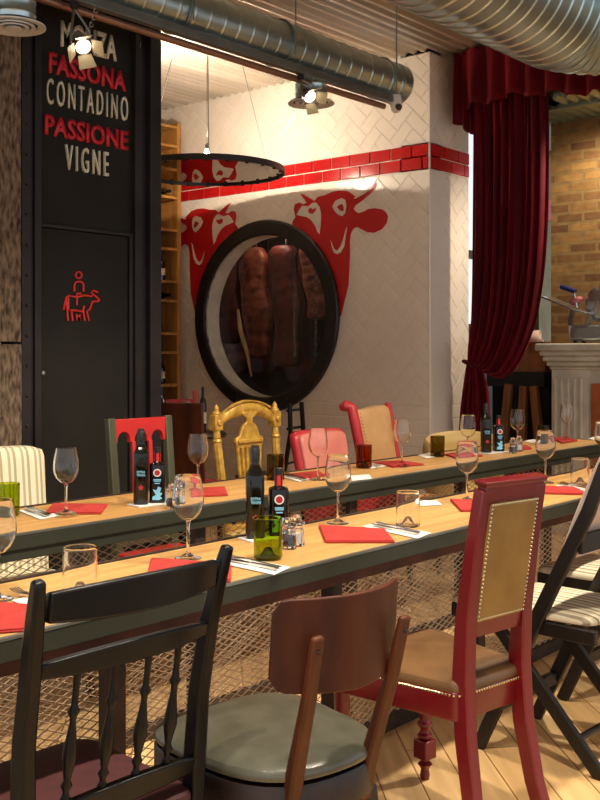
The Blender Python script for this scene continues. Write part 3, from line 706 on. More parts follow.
vl = thing('curtain_valance', 'gathered dark red velvet valance hanging under the ceiling across the room end', 'valance', (0, 0, 0))
def vrow(pts, zt, zb, n, seed):
    rows = []
    for j in range(9):
        f = j/8; row = []
        for i in range(n+1):
            s = i/n; (x, y) = pts(s); w = (.018 + .02*f)*(math.sin(s*2*PI*n/14+seed) + .5*math.sin(s*2*PI*n/29+2)); zz = zb(s) + .008*math.sin(s*2*PI*n/14+seed+1.2) + .012*math.sin(s*2*PI*n/31)
            row.append((x, y, w, zt*(1-f)+zz*f))
        rows.append(row)
    return rows
va, vb = at_x(461, 100, 6.44).y, 1.8
rows = [[Vector((6.44+w, y, z)) for x, y, w, z in r] for r in vrow(lambda s: (6.44, va*(1-s)+vb*s), CZ-.005, lambda s: 3.02+.04*math.sin(s*9), 200, 0)]
o = MB().loft(rows, closed=False).build('front_flounce', 'velvet_valance', vl, smooth=80); q = o.modifiers.new('th', 'SOLIDIFY'); q.thickness = .006
rows = [[Vector((x, y+w*.4, z)) for x, y, w, z in r] for r in vrow(lambda s: (6.44+.28*s, va+.05), CZ-.005, lambda s: 2.93-.03*s, 34, 1)]
o = MB().loft(rows, closed=False).build('side_flounce', 'velvet_valance', vl, smooth=80); q = o.modifiers.new('th', 'SOLIDIFY'); q.thickness = .006
MB().tube([(6.60, va, 3.40), (6.60, vb, 3.40)], .012, 10).build('curtain_rod', 'dark_steel', cu)
# ------------------------------------------------------------------ beyond the curtain: mantel, slicer, counter, stools
mp_ = thing('stone_mantelpiece', 'white carved stone fireplace surround with fluted pilaster against the brick wall', 'fireplace', (6.93, 0, 0))
ml = at_x(553.5, 400, 6.93).y; mlr = at_x(587, 400, 6.93).y
MB().box(0, .262, 2.0, ml, 0, 1.165).build('surround', 'white_stone', mp_, bevel=.004)
mb = MB(); pw = ml-mlr; mb.box(-.03, 0, mlr-.02, ml-.0, 0, 1.165)
for k in range(5): y = mlr+.03+k*(pw-.06)/4; mb.tube([(-.033, y, .12), (-.033, y, 1.10)], .012, 8)
mb.build('fluted_pilaster', 'white_stone', mp_, bevel=.003)
mb = MB()
for dz0, dz1, ov in ((1.165, 1.19, .035), (1.19, 1.225, .06), (1.225, 1.265, .09), (1.265, 1.30, .115), (1.30, 1.352, .15)): mb.box(-ov, .262, 1.9, ml+ov*.5, dz0, dz1)
mb.build('mantel_shelf', 'white_stone', mp_, bevel=.012, seg=3)
ob = at_x(591, 400, 6.92).y
MB().box(-.012, .0, 2.2, ob, .3, 1.07).build('marble_slip', 'orange_marble', mp_)
sp = Vector((7.02, at_x(590, 340, 7.02).y, 1.353)); sl = thing('meat_slicer', 'steel meat slicer with blue handle standing on the stone mantelpiece', 'slicer', sp)
mb = MB(); mb.box(-.10, .10, -.26, .12, .015, .13); mb.build('motor_base', 'slicer_steel', sl, bevel=.02, seg=3)
mb = MB()
for y in (-.22, .08):
    for x in (-.07, .07): MB().lathe([(.016, 0), (.014, .016)], 10, (x, y, 0)).build('rubber_foot', 'black_matte', sl)
MB().lathe([(0, -.008), (.12, -.004), (.13, 0), (.12, .004), (0, .008)], 40, (-.06, -.12, .27), Matrix.Rotation(PI/2-.25, 4, 'Y')).build('slicing_disc', 'slicer_steel', sl)
MB().bar([(-.1, .29, .335), (-.1, .02, .225), (-.1, -.05, .21)], (.16, .014), side=(1, 0, 0)).build('carriage_tray', 'slicer_steel', sl, bevel=.004)
MB().bar([(-.06, .12, .13), (-.06, .10, .25)], (.03, .03)).build('tray_arm', 'slicer_steel', sl); MB().bar([(-.06, -.0, .12), (-.06, -.1, .3)], (.05, .025)).build('blade_guard', 'slicer_steel', sl)
MB().tube([(-.13, .16, .405), (-.13, .05, .365)], .018, 12).build('handle_grip', 'slicer_blue', sl); MB().tube([(-.13, .06, .368), (-.12, .04, .25)], .008, 8).build('handle_stem', 'slicer_steel', sl)
MB().cushion(rrect(.08, .10, .04), .0, .035).build('x', 'cured_meat').name = 'cured_ham'
hm = bpy.data.objects['cured_ham']; hm.location = (sp.x-.10, sp.y+.05, sp.z+.285); hm.rotation_euler = (-.39, 0, 0); tag(hm, 'piece of pink cured ham lying on the slicer tray', 'ham')
MB().bar([(-.05, -.16, .25), (-.05, -.24, .42)], (.2, .012)).build('meat_pusher', 'slicer_steel', sl)
tag(sl, sl['label'], 'slicer')
cbn = thing('wooden_counter', 'low wooden counter with dark band in shadow behind the curtain', 'counter', (7.10, 0, 0))
ya, yb = 4.06, at_x(556, 400, 7.10).y
zt, zm, zl = at_x(530, 343, 7.08).z, at_x(530, 372, 7.08).z, at_x(530, 387, 7.06).z
yb2 = at_x(554, 400, 7.22).y
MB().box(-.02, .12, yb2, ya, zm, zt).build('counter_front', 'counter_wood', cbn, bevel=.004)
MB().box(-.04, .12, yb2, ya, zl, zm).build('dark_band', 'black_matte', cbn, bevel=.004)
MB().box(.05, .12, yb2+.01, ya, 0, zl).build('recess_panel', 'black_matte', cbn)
MB().box(-.03, .12, yb2-.005, ya, zt, zt+.01).build('counter_top', 'counter_wood', cbn)
for k, (p0, p1, lb) in enumerate((((504, 438), (509, 384), 'wooden prop leg leaning nearest the curtain under the dark counter'), ((522, 438), (524, 386), 'upright wooden prop leg in the middle under the dark counter'), ((539, 438), (534, 386), 'wooden prop leg leaning next to the stone pilaster'))):
    A, B = at_x(*p0, 7.02), at_x(*p1, 7.02); d = (A-B); A = B + d*(B.z-.0)/(B.z-A.z)
    tag(MB().bar([A, B], [(.07, .06), (.055, .05)], side=(0, 1, 0)).build('prop_leg', 'stool_wood', bevel=.004), lb, 'wooden leg', 'wooden props under the counter')
bg = at_x(541, 343, 7.2); 
rows = []
for i in range(7):
    f = i/6; rows.append([.72*Vector(((.06+.04*math.sin(f*PI))*math.cos(a)*(1-f*.6), (.10-.02*f)*math.sin(a)*(1-f*.55)*(1+.2*math.sin(3*a+f*5))-.04*f, .12*f)) for a in [2*PI*k/14 for k in range(14)]])
o = MB().loft(rows).build('paper_bag', 'bag_white'); o.location = (7.14, bg.y+.03, zt+.0105); tag(o, 'crumpled white bag with red print on the wooden counter', 'bag')
sn = at_x(551, 150, 8.2); tag(MB().cb((0, 0, 0), (.06, .05, .11)).build('wall_sensor', 'plastic_white', bevel=.008), 'small white sensor box high on the brick wall corner', 'sensor'); bpy.data.objects['wall_sensor'].location = (8.2, 4.06, sn.z)
# ------------------------------------------------------------------ the two long counters
TZ = .755
LEGS = (.79, 1.66, 2.53, 3.405, 4.28, 5.15)
def wire_panel(x0, x1, z0, z1, y, w, h, tw):
    mb = MB(); H = z1-z0; L = x1-x0; sl_ = h/w
    for sgn in (1, -1):
        k = -H/sl_
        while k < L:
            xa, xb = k, k + H/sl_
            a, b = max(xa, 0), min(xb, L)
            if b - a > .01:
                za, zb = (a-xa)*sl_, (b-xa)*sl_
                if sgn < 0: za, zb = H-za, H-zb
                mb.bar([(x0+a, y+sgn*tw*.45, z0+za), (x0+b, y+sgn*tw*.45, z0+zb)], (tw, tw*1.0), side=(0, 1, 0))
            k += w
    return mb
def counter(label, y0, y1, x0, x1, ym, face_h, legy, name):
    t = thing(name, label, 'counter table', (0, 0, 0))
    MB().box(x0, x1, y0+.012, y1-.006, TZ-.035, TZ).build('wooden_top', 'table_boards', t, bevel=.003)
    MB().box(x0, x1, y0-.002, y0+.012, TZ-face_h, TZ-.004).build('front_edge', 'green_steel', t, bevel=.002)
    MB().box(x0, x1, y0-.003, y0+.010, TZ-.004, TZ+.0015).build('edge_lip', 'steel_lip', t)
    MB().box(x0, x1, y1-.006, y1+.004, TZ-.04, TZ+.004).build('rear_edge', 'leg_steel', t)
    MB().box(x1-.004, x1+.006, y0, y1, TZ-.045, TZ+.001).build('end_edge', 'green_steel', t)
    for x in LEGS: MB().box(x-.024, x+.024, legy-.024, legy+.024, 0, TZ-.036).build('leg', 'leg_steel', t, bevel=.002)
    wire_panel(x0, x1, .05, .69, ym, .052, .022, .0024).build('wire_mesh', 'mesh_wire', t, smooth=0)
    MB().box(x0, x1, ym-.018, ym+.018, 0, .05).build('base_rail', 'leg_steel', t, bevel=.002)
    MB().box(x0, x1, ym-.014, ym+.014, .69, TZ-.036).build('top_rail', 'leg_steel', t, bevel=.002)
    return t
t1 = counter('long narrow wooden counter with wire mesh, nearer one, where the dark chairs are tucked in', 1.625, 2.03, .2, 5.9, 2.045, .044, 2.0, 'mesh_counter')
MB().box(.2, 5.9, 1.71, 1.745, .655, .69).build('rust_rail', 'rust_steel', t1, bevel=.003)
for x in LEGS:
    MB().prism([(0, 0), (.30, 0), (.30, .03), (0, .16)], (x-.018, 2.0, TZ-.036), (0, -1, 0), (0, 0, -1), -.036).build('bracket', 'green_steel', t1)
t2 = counter('long narrow wooden counter with wire mesh, farther one, with the striped and gilded chairs behind', 2.545, 2.98, .2, 5.96, 2.60, .045, 2.60, 'mesh_counter')
MB().box(.2, 5.96, 2.551, 2.562, TZ-.078, TZ-.040).build('lower_fascia', 'green_steel', t2, bevel=.002)
# ------------------------------------------------------------------ tableware
Q = lambda px, py: at_z(px, py, TZ)
def quad_thing(name, m, quad, th, z=TZ+.0018, fold_=True):
    P = [at_z(x, y, z) for x, y in quad]; c = sum(P, Vector())/4; L = [p-c for p in P]
    if (L[1]-L[0]).cross(L[2]-L[0]).z < 0: L = L[::-1]
    mb = MB(); 
    def layer(k, z0, z1, bulge):
        ring = []
        for i in range(4):
            a, b = L[i], L[(i+1) % 4]
            for f in (0, .25, .5, .75): ring.append(a.lerp(b, f))
        rows = [[Vector((p.x*k, p.y*k, z0)) for p in ring], [Vector((p.x*(k+.01), p.y*(k+.01), (z0+z1)/2)) for p in ring], [Vector((p.x*k, p.y*k, z1)) for p in ring], [Vector((p.x*k*.5, p.y*k*.5, z1+bulge)) for p in ring], [Vector((p.x*.02, p.y*.02, z1+bulge*1.2)) for p in ring]]
        mb.loft(rows)
    layer(1, 0, th*.45, 0)
    if fold_: layer(.975, th*.5, th, .002)
    o = mb.build(name, m, smooth=40); o.location = c; return o, P
reds = [([(-12, 604), (30, 607), (27, 631), (-12, 634)], 'red folded napkin lying left of the black spindle chair on the near counter'),
 ([(151, 560), (231, 565.5), (230.5, 582), (146, 581)], 'red folded napkin under the wine glass beside the black spindle chair top'),
 ([(318.7, 526.7), (385, 530.7), (394.7, 542.7), (325, 542.7)], 'red folded napkin on the near counter between oil bottle and red chair'),
 ([(450, 500.5), (488, 502), (495, 511), (461, 511.7)], 'red folded napkin half hidden by the back of the red chair'),
 ([(530, 487), (573, 488), (590, 495), (528, 493.5)], 'red folded napkin on the near counter just right of red chair'),
 ([(592, 471), (611, 468.5), (622, 474), (600, 476)], 'red folded napkin on the near counter cut by the photo right edge'),
 ([(52.5, 505), (107.5, 505.5), (101, 514), (45, 514)], 'red folded napkin in front of the striped armchair'),
 ([(191, 489.5), (225, 488), (228, 495.5), (192, 497.5)], 'red folded napkin in front of the gilded chair'),
 ([(290, 475), (318, 472), (326, 476), (300, 480)], 'red folded napkin in front of the pink armchair'),
 ([(372, 463), (400, 461.5), (424, 465), (393, 467.5)], 'red folded napkin in front of the tan and red armchair'),
 ([(445, 455), (470, 452.5), (483, 456.5), (455, 458.5)], 'red folded napkin in front of the cream tub chair'),
 ([(508, 448.5), (526, 446), (532, 449), (515, 451.5)], 'small looking red napkin under the wine glass by the far shakers'),
 ([(552, 438.6), (560, 437.6), (577.5, 441), (562, 443.7)], 'red folded napkin at the end of the far counter before the fireplace')]
for qd, lb in reds:
    o, P = quad_thing('red_napkin', 'napkin_red', qd, .007); tag(o, lb, 'napkin', 'red napkins on the counters')
def cutlery(kind, c, d, label, z):
    d = Vector((d.x, d.y, 0)).normalized(); ang = math.atan2(d.y, d.x)
    mb = MB()
    if kind == 'fork':
        mb.bar([(-.095, 0, .002), (-.05, 0, .003), (.02, 0, .005), (.045, 0, .004)], [(.011, .002), (.009, .002), (.005, .0022), (.012, .002)], side=(0, 1, 0))
        mb.bar([(.044, 0, .004), (.058, 0, .003)], (.022, .0018), side=(0, 1, 0))
        for k in range(4): mb.bar([(.057, -.0093+k*.0062, .003), (.075, -.0093+k*.0062, .003), (.095, -.0088+k*.0059, .006)], (.0028, .0016), side=(0, 1, 0))
    else:
        mb.bar([(-.105, 0, .003), (-.06, 0, .004), (-.01, 0, .004)], [(.012, .004), (.011, .004), (.008, .004)], side=(0, 1, 0))
        mb.bar([(-.012, .001, .004), (.04, .002, .003), (.085, .001, .003), (.108, -.004, .003)], [(.010, .0016), (.017, .0014), (.015, .0014), (.003, .0012)], side=(0, 1, 0))
    o = mb.build(kind, 'cutlery_steel', smooth=50); o.location = (c.x, c.y, z); o.rotation_euler = (0, 0, ang); tag(o, label, kind, 'cutlery on the white napkins')
whites = [([(12, 601), (34, 596), (48, 602), (28, 607)], 'f', 'at the left beside the black spindle chair post'),
 ([(209, 561), (231, 556), (290, 567.5), (274, 575)], 'fk', 'in front of the green tumbler and oil bottle'),
 ([(362.7, 526.7), (377, 522.7), (430.7, 533.3), (417, 538.7)], 'fk', 'in front of the clear tumbler beside the red chair'),
 ([(420, 500.7), (436.7, 500.7), (441.7, 505), (420, 506)], '', 'behind the clear tumbler beside the red chair'),
 ([(555, 485.8), (566.7, 484), (595, 488.5), (588, 491.8)], 'fk', 'in front of the clear tumbler near the folding chair'),
 ([(18.7, 511), (32.5, 507.5), (60, 516), (40, 519.5)], 'fk', 'beside the green tumbler before the striped armchair'),
 ([(281.5, 476.5), (291, 475.5), (309, 479), (299.5, 482)], 'fk', 'between the olive tumbler and the pink armchair napkin'),
 ([(350.7, 476), (369, 474.7), (372, 478.7), (352, 481)], '', 'lying flat in front of the amber tumbler'),
 ([(358, 464.5), (370, 462), (386, 466), (372, 468.8)], 'fk', 'beside the amber tumbler before the tan and red armchair'),
 ([(418, 455), (431, 452.5), (440, 456), (426, 458.5)], '', 'behind the olive tumbler before the cream tub chair'),
 ([(524, 441.4), (533, 439.3), (541, 441.3), (532, 443.3)], '', 'beside the farthest olive tumbler before the dark counter'),
 ([(588, 438.8), (594, 437), (604, 439), (597, 440.8)], '', 'at the far counter end under the marble slip')]
for qd, cut, lb in whites:
    o, P = quad_thing('white_napkin', 'napkin_white', qd, .004, fold_=False); tag(o, 'white paper napkin ' + lb, 'napkin', 'white napkins under the cutlery')
    a, b = (P[0]+P[1])/2, (P[2]+P[3])/2; sd = (P[1]-P[0]); c = (a+b)/2
    if 'f' in cut: cutlery('fork', c + sd*.14, a-b, 'steel fork on the white napkin ' + lb, TZ+.0065)
    if 'k' in cut: cutlery('knife', c - sd*.14, a-b, 'steel knife on the white napkin ' + lb, TZ+.0065)
# wine glasses
wg = None
outer = [(0, 0), (.033, .0), (.0345, .0015), (.033, .003), (.02, .006), (.008, .012), (.0042, .022), (.0036, .05), (.004, .085), (.007, .094), (.018, .101), (.030, .113), (.038, .130), (.0405, .146), (.0395, .165), (.0365, .185), (.0325, .2095), (.0322, .2105)]
inner = [(.0314, .2105), (.0315, .2095), (.0356, .185), (.0386, .165), (.0396, .146), (.0371, .1305), (.0292, .1138), (.0172, .1020), (.006, .0965), (0, .0955)]
glasses = [((-3, 600), 'wine glass at the left photo edge on the near counter'), ((188, 558.7), 'wine glass on the near counter behind the black spindle chair'), ((338, 523.7), 'wine glass on the near counter above the brown curved-back chair'),
 ((467, 501), 'wine glass standing behind the left corner of the red chair top'), ((545.5, 483), 'wine glass standing just right of the red chair top'), ((603, 467.5), 'wine glass cut by the right photo edge'),
 ((66, 516.5), 'wine glass on the red napkin before the striped armchair'), ((198, 492), 'wine glass on the red napkin before the gilded chair'), ((318, 480), 'wine glass in front of the pink armchair'),
 ((402, 467), 'wine glass in front of the tan and red armchair'), ((468, 456.5), 'wine glass in front of the curtain tail and cream tub chair'), ((517.5, 449.3), 'wine glass beside the far shakers in front of the dark counter legs'), ((567, 440.5), 'wine glass in front of the fluted stone pilaster')]
for i, ((x, y), lb) in enumerate(glasses):
    z = TZ + (.0085 if i in (6, 7, 9, 11, 12) else .0006); p = at_z(x, y, TZ); p.z = z
    if wg is None:
        wg = thing('wine_glass', lb, 'wine glass', p, 0, 'wine glasses on the counters')
        MB().lathe([q for q in outer if q[1] <= .094][:], 24).build('stem', 'clear_glass', wg, smooth=60)
        bp = [(0, .0938)] + [q for q in outer if q[1] > .094] + inner
        MB().lathe([(q[0], q[1]) for q in bp], 28).build('bowl', 'clear_glass', wg, smooth=60)
    else: copy_thing(wg, p, i*.3, lb)
# tumblers cut from bottles
def tumbler(m, p, lb):
    t = thing('tumbler', lb, 'tumbler', p, 0, 'bottle-cut tumblers')
    MB().lathe([(0, .026), (.008, .024), (.018, .006), (.024, 0), (.034, .001), (.0362, .005), (.0365, .009), (.0365, .016), (.0365, .098), (.0365, .102), (.0363, .104), (.0358, .1048), (.0352, .1045), (.0348, .102), (.0347, .097), (.0346, .015), (.0345, .009), (.0335, .0062), (.031, .0045), (.0245, .0035), (.0165, .0125), (.0075, .0285), (0, .0305)], 32).build('glass_wall', m, t, smooth=50)
    return t
protos = {}
for (x, y), m, lb in [((80, 597.5), 'tumbler_clear', 'clear tumbler with domed base behind the black spindle chair'), ((408, 528), 'tumbler_clear', 'clear tumbler on the near counter left of the red chair'), ((580, 486.5), 'tumbler_clear', 'clear tumbler on the near counter above the folding chair'),
  ((268, 560.5), 'bottle_green', 'large green bottle-glass tumbler in front of the oil and vinegar bottles'), ((8, 517.5), 'bottle_green', 'bright green tumbler in front of the striped armchair'), ((275.5, 481.5), 'bottle_olive', 'olive tumbler in front of the gilded chair right post'),
  ((364, 469.5), 'bottle_amber', 'amber brown tumbler between the pink and tan armchairs'), ((437.5, 458.3), 'bottle_olive', 'olive tumbler in front of the white tiled pier'), ((543, 445.3), 'bottle_olive', 'farthest olive tumbler in front of the dark counter')]:
    p = at_z(x, y-1.5, TZ); p.z = TZ+.0008
    if m in protos: copy_thing(protos[m], p, .4*len(lb), lb)
    else: protos[m] = tumbler(m, p, lb)
# oil bottle, vinegar bottle, shakers on white cards
FACE = math.atan2(-SN, -CS) + PI/2     # local -y looks to the camera
def oil(p, lb, rz):
    t = thing('oil_bottle', lb, 'oil bottle', p, rz, 'olive oil bottles')
    M = Matrix.Rotation(0, 4, 'Z')
    MB().lathe([(0, 0), (.0235, 0), (.0255, .003), (.0255, .168), (.0245, .176), (.017, .192), (.0125, .203), (.0115, .212), (.0115, .236), (.0115, .238), (0, .238)], 32, sq=5).build('bottle_glass', 'oil_bottle_glass', t, smooth=40)
    MB().lathe([(.013, .212), (.0135, .214), (.0135, .246), (.012, .249), (0, .249)], 20).build('cap', 'cap_black', t)
    MB().lathe([(0, .249), (.0115, .249), (.0105, .2575), (0, .2575)], 20).build('pourer', 'cap_black', kid(t, 'cap'))
    text_part('EXTRA', -.0135, .0145, .1065, .1150, 'label_text', 'print_blue', kid(t, 'bottle_glass'), -.0256, .0005, .02); text_part('VERGINE', -.0135, .0145, .0965, .1045, 'label_text', 'print_blue', kid(t, 'bottle_glass'), -.0256, .0005, .02)
    MB().prism([(.008*math.cos(a)*(1+.22*math.sin(5*a)), .058+.008*math.sin(a)*(1+.22*math.sin(5*a))) for a in [2*PI*k/30 for k in range(30)]], (0, -.0256, 0), (1, 0, 0), (0, 0, 1), .0006).build('red_stamp', 'print_red', kid(t, 'bottle_glass'))
    return t
def vinegar(p, lb, rz):
    t = thing('vinegar_bottle', lb, 'vinegar bottle', p, rz, 'vinegar bottles')
    MB().lathe([(0, 0), (.026, 0), (.028, .003), (.028, .126), (.026, .133), (.012, .139), (.0105, .142), (.0105, .17), (0, .17)], 32, sq=5).build('bottle_glass', 'vinegar_bottle_glass', t, smooth=40)
    MB().lathe([(.0118, .141), (.012, .143), (.0115, .171), (0, .171)], 20).build('neck_sleeve', 'neck_red', t)
    MB().lathe([(0, .171), (.0125, .171), (.0125, .189), (.0115, .190), (0, .190)], 20).build('cap', 'cap_black', t)
    R = lambda r: [(r*math.cos(2*PI*k/28), .104+r*math.sin(2*PI*k/28)) for k in range(28)]
    MB().prism(R(.0135), (0, -.0281, 0), (1, 0, 0), (0, 0, 1), .0005).build('round_badge', 'print_white', kid(t, 'bottle_glass')); MB().prism([(x*.72, .104+(z-.104)*.72) for x, z in R(.0135)], (0, -.0285, 0), (1, 0, 0), (0, 0, 1), .0006).build('badge_centre', 'print_red', kid(t, 'bottle_glass'))
    mb = MB()
    for z, w in ((.079, .013), (.074, .012), (.066, .009)): mb.box(-w, w, -.0287, -.028, z, z+.0035)
    mb.build('label_lines', 'print_blue', kid(t, 'bottle_glass'))
    MB().prism([(-.017, .012), (.004, .010), (.018, .016), (.010, .022), (.018, .034), (.009, .036), (.014, .052), (.003, .057), (-.002, .044), (-.015, .047), (-.008, .034), (-.004, .028), (-.016, .022)], (0, -.0281, 0), (1, 0, 0), (0, 0, 1), .0006).build('blue_figure', 'print_blue', kid(t, 'bottle_glass'))
    return t
def shaker(p, lb, fill):
    t = thing('shaker', lb, 'shaker', p, .2, 'crystal salt and pepper shakers')
    MB().lathe([(0, 0), (.019, 0), (.021, .004), (.0175, .05), (.016, .055), (.0145, .055), (.0155, .048), (.0185, .008), (0, .006)], 8).build('jar', 'crystal', t, smooth=10)
    MB().lathe([(0, .0065), (.0178, .0085), (.0158, .034), (0, .034)], 8).build('filling', fill, t, smooth=0)
    MB().lathe([(0, .085), (.008, .083), (.013, .077), (.010, .070), (.019, .066), (.021, .060), (.017, .0555), (0, .0555)], 8).build('stopper', 'crystal', t, smooth=10)
    return t
sets = [((255, 539.5), (278.5, 537), ((289, 549), (297, 546)), [(240, 540.5), (262, 535), (300, 543), (252, 552)], 'near counter behind green tumbler'),
        ((141, 505.3), (157.5, 503.5), ((171.5, 508.5), (178.5, 505.5)), [(135, 504), (152, 500), (167, 505), (139, 508.5)], 'far counter before the scalloped chair'),
        ((486, 453.3), (498.5, 452), ((513, 453.5), (519, 451.5)), [(480, 453), (493, 449.8), (506, 453.5), (487, 456.8)], 'far counter before the curtain')]
for i, (ob_, vb_, sh, card, lb) in enumerate(sets):
    po, pv = at_z(*ob_, TZ), at_z(*vb_, TZ); po.z = pv.z = TZ+.0055
    dv = (pv-po).normalized(); nv = Vector((dv.y, -dv.x, 0)); nv = nv if nv.dot(Vector((-CS, -SN, 0))) > 0 else -nv
    c = (po+pv)/2 + nv*.005; hw = (pv-po).length/2+.036
    o = MB().prism([(-hw, -.036), (hw, -.036), (hw, .040), (-hw, .040)], (0, 0, 0), dv, nv, .004).build('coaster_card', 'card_white'); o.location = (c.x, c.y, TZ+.0008 if dv.cross(nv).z > 0 else TZ+.0050); tag(o, 'white printed card under the bottles on the ' + lb, 'card', 'white cards under the bottles')
    oil(po, 'tall dark square olive oil bottle on the ' + lb, FACE+.12); vinegar(pv, 'short black vinegar bottle with red neck on the ' + lb, FACE+.1)
    for k, q in enumerate(sh):
        p = at_z(*q, TZ); p.z = TZ+.0008; shaker(p, 'crystal ' + ('pepper' if k == 0 else 'salt') + ' shaker beside the bottles on the ' + lb, 'pepper' if k == 0 else 'salt')
# ------------------------------------------------------------------ near chairs
t = thing('spindle_chair', 'black painted spindle-back chair with maroon seat tucked under the near counter', 'chair', (1.235, 1.64, 0), math.radians(-2))
def back_y(z): return -.165 - .02*min(1, max(0, (z-.45)/.3)) - .055*max(0, (z-.62)/.28)**1.6
for s in (-1, 1):
    P = [(s*.185, back_y(0)-.03, 0), (s*.19, back_y(.3), .25), (s*.193, back_y(.45), .45), (s*.197, back_y(.62), .62), (s*.20, back_y(.75), .75), (s*.206, back_y(.845), .845), (s*.212, back_y(.905), .905)]
    W = [(.026, .030), (.030, .036), (.032, .040), (.030, .036), (.028, .032), (.026, .028), (.022, .02)]
    MB().bar(P, W).build('back_post', 'black_paint', t, bevel=.006)
def crest(z0, z1, bow, th):
    rows = []
    for i in range(17):
        s = -1 + i/8; x = s*.188; y = back_y((z0+z1)/2) - bow*(1-s*s); dz = .010*(1-s*s)
        rows.append([Vector((x, y+th/2, z0-dz*.5)), Vector((x, y-th/2, z0-dz*.5)), Vector((x, y-th/2-.006, z1+dz)), Vector((x, y+th/2-.006, z1+dz))])
    return MB().loft(rows)
crest(.828, .880, .035, .018).build('crest_rail', 'black_paint', t, bevel=.005)
crest(.730, .757, .02, .020).build('middle_rail', 'black_paint', t, bevel=.004)
crest(.462, .492, .01, .022).build('lower_rail', 'black_paint', t, bevel=.004)
for k in range(4):
    x = -.114 + k*.076; f = x/.188; yt, yb_ = back_y(.745)-.02*(1-f*f), back_y(.477)-.01*(1-f*f); L = .245; z0 = .49
    pr = [(.0065, 0), (.0075, .03), (.0055, .05), (.0105, .06), (.0115, .067), (.0100, .075), (.0055, .085), (.007, .10), (.0125, .135), (.0135, .16), (.009, .2), (.0062, .235), (.0062, .25)]
    pr = [(.007, 0), (.0065, .004), (.0095, .012), (.006, .02), (.0055, .026), (.0105, .036), (.006, .046), (.0085, .06), (.0130, .085), (.0118, .105), (.0075, .135), (.0058, .150), (.0062, .160), (.0112, .170), (.0062, .180), (.0058, .2), (.0068, .243)]
    sh = Matrix.Shear('XY', 4, (0, 0)); mb = MB().lathe(pr, 12)
    for v in mb.v: v.x += x; v.y += yb_ + (yt-yb_)*v.z/L; v.z += z0
    mb.build('spindle', 'black_paint', t, smooth=60)
MB().box(-.20, .20, -.18, .20, .365, .405).build('seat_frame', 'black_paint', t, bevel=.008)
MB().cushion(rrect(.385, .41, .05, 5, .43), .405, .43, .012, .012).build('seat_pad', 'maroon_pad', t).location = (0, .015, 0)
for s in (-1, 1): MB().lathe([(.012, 0), (.016, .02), (.012, .05), (.018, .12), (.02, .25), (.016, .3), (.02, .32), (.02, .37)], 14, (s*.18, .18, 0)).build('leg', 'black_paint', t)
for s in (-1, 1): MB().tube([(s*.18, .18, .16), (s*.185, -.17, .16)], .009, 8).build('stretcher', 'black_paint', t)

t = thing('curved_back_chair', 'dark wooden chair with curved plywood back and round grey-green leather seat', 'chair', (1.682, 1.50, 0), math.radians(-9))
out_ = []
for k in range(40):
    a = 2*PI*k/40; cx, cy = math.cos(a), math.sin(a); w = .205; d = .225
    e_ = 4.5 if cy > 0 else 2.6; g = (abs(cx)**e_ + abs(cy)**e_)**(-1/e_); out_.append((w*cx*g*(1.0 if cy > 0 else .96), d*cy*g))
MB().cushion(out_, .425, .462, .018, .02).build('seat_pad', 'green_leather', t, sub=1)
MB().loft([[Vector((x*k, y*k, z)) for x, y in out_] for k, z in ((.96, .355), (.985, .36), (.985, .42), (.97, .426))]).build('seat_ring', 'dark_walnut', t)
rows = []; NB = 22
for i in range(NB+1):
    s = -1 + 2*i/NB; a = s*.80; R = .235; x = .168*math.sin(a)/math.sin(.8); y0 = -.268 + R*(1-math.cos(a))*.95
    corner = .028*max(0, (abs(s)-.86)/.14)**2
    z0, z1 = .612 + corner + .012*abs(s), .805 - corner
    nx, ny = math.sin(a)*.013*.5, -math.cos(a)*.013*.5; lean = -.012
    rows.append([Vector((x-nx, y0-ny, z0)), Vector((x+nx, y0+ny, z0)), Vector((x+nx, y0+ny+lean, z1)), Vector((x-nx, y0-ny+lean, z1))])
MB().loft(rows).build('backrest', 'walnut', t, bevel=.003)
for s in (-1, 1):
    MB().bar([(s*.100, -.180, .34), (s*.105, -.205, .45), (s*.114, -.258, .62), (s*.119, -.288, .74)], [(.034, .026), (.034, .026), (.030, .020), (.028, .016)]).build('back_post', 'walnut_post', t, bevel=.006)
    mb = MB()
    for z in (.635, .71): mb.lathe([(0, .004), (.004, .003), (.005, 0)], 8, (s*.1185, -.262-(z-.62)*.31, z), Matrix.Rotation(PI/2, 4, 'X'))
    mb.build('screw_cap', 'dark_walnut', kid(t, 'back_post'))
    MB().bar([(s*.16, .17, .36), (s*.165, .185, .0)], [(.036, .036), (.024, .024)]).build('leg', 'walnut_post', t, bevel=.005)
    MB().bar([(s*.125, -.17, .36), (s*.14, -.22, .0)], [(.034, .034), (.024, .024)]).build('leg', 'dark_walnut', t, bevel=.005)
MB().tube([(.16*math.cos(2*PI*k/28), .16*math.sin(2*PI*k/28), .20) for k in range(28)], .010, 8, closed=True).build('ring_stretcher', 'dark_walnut', t)

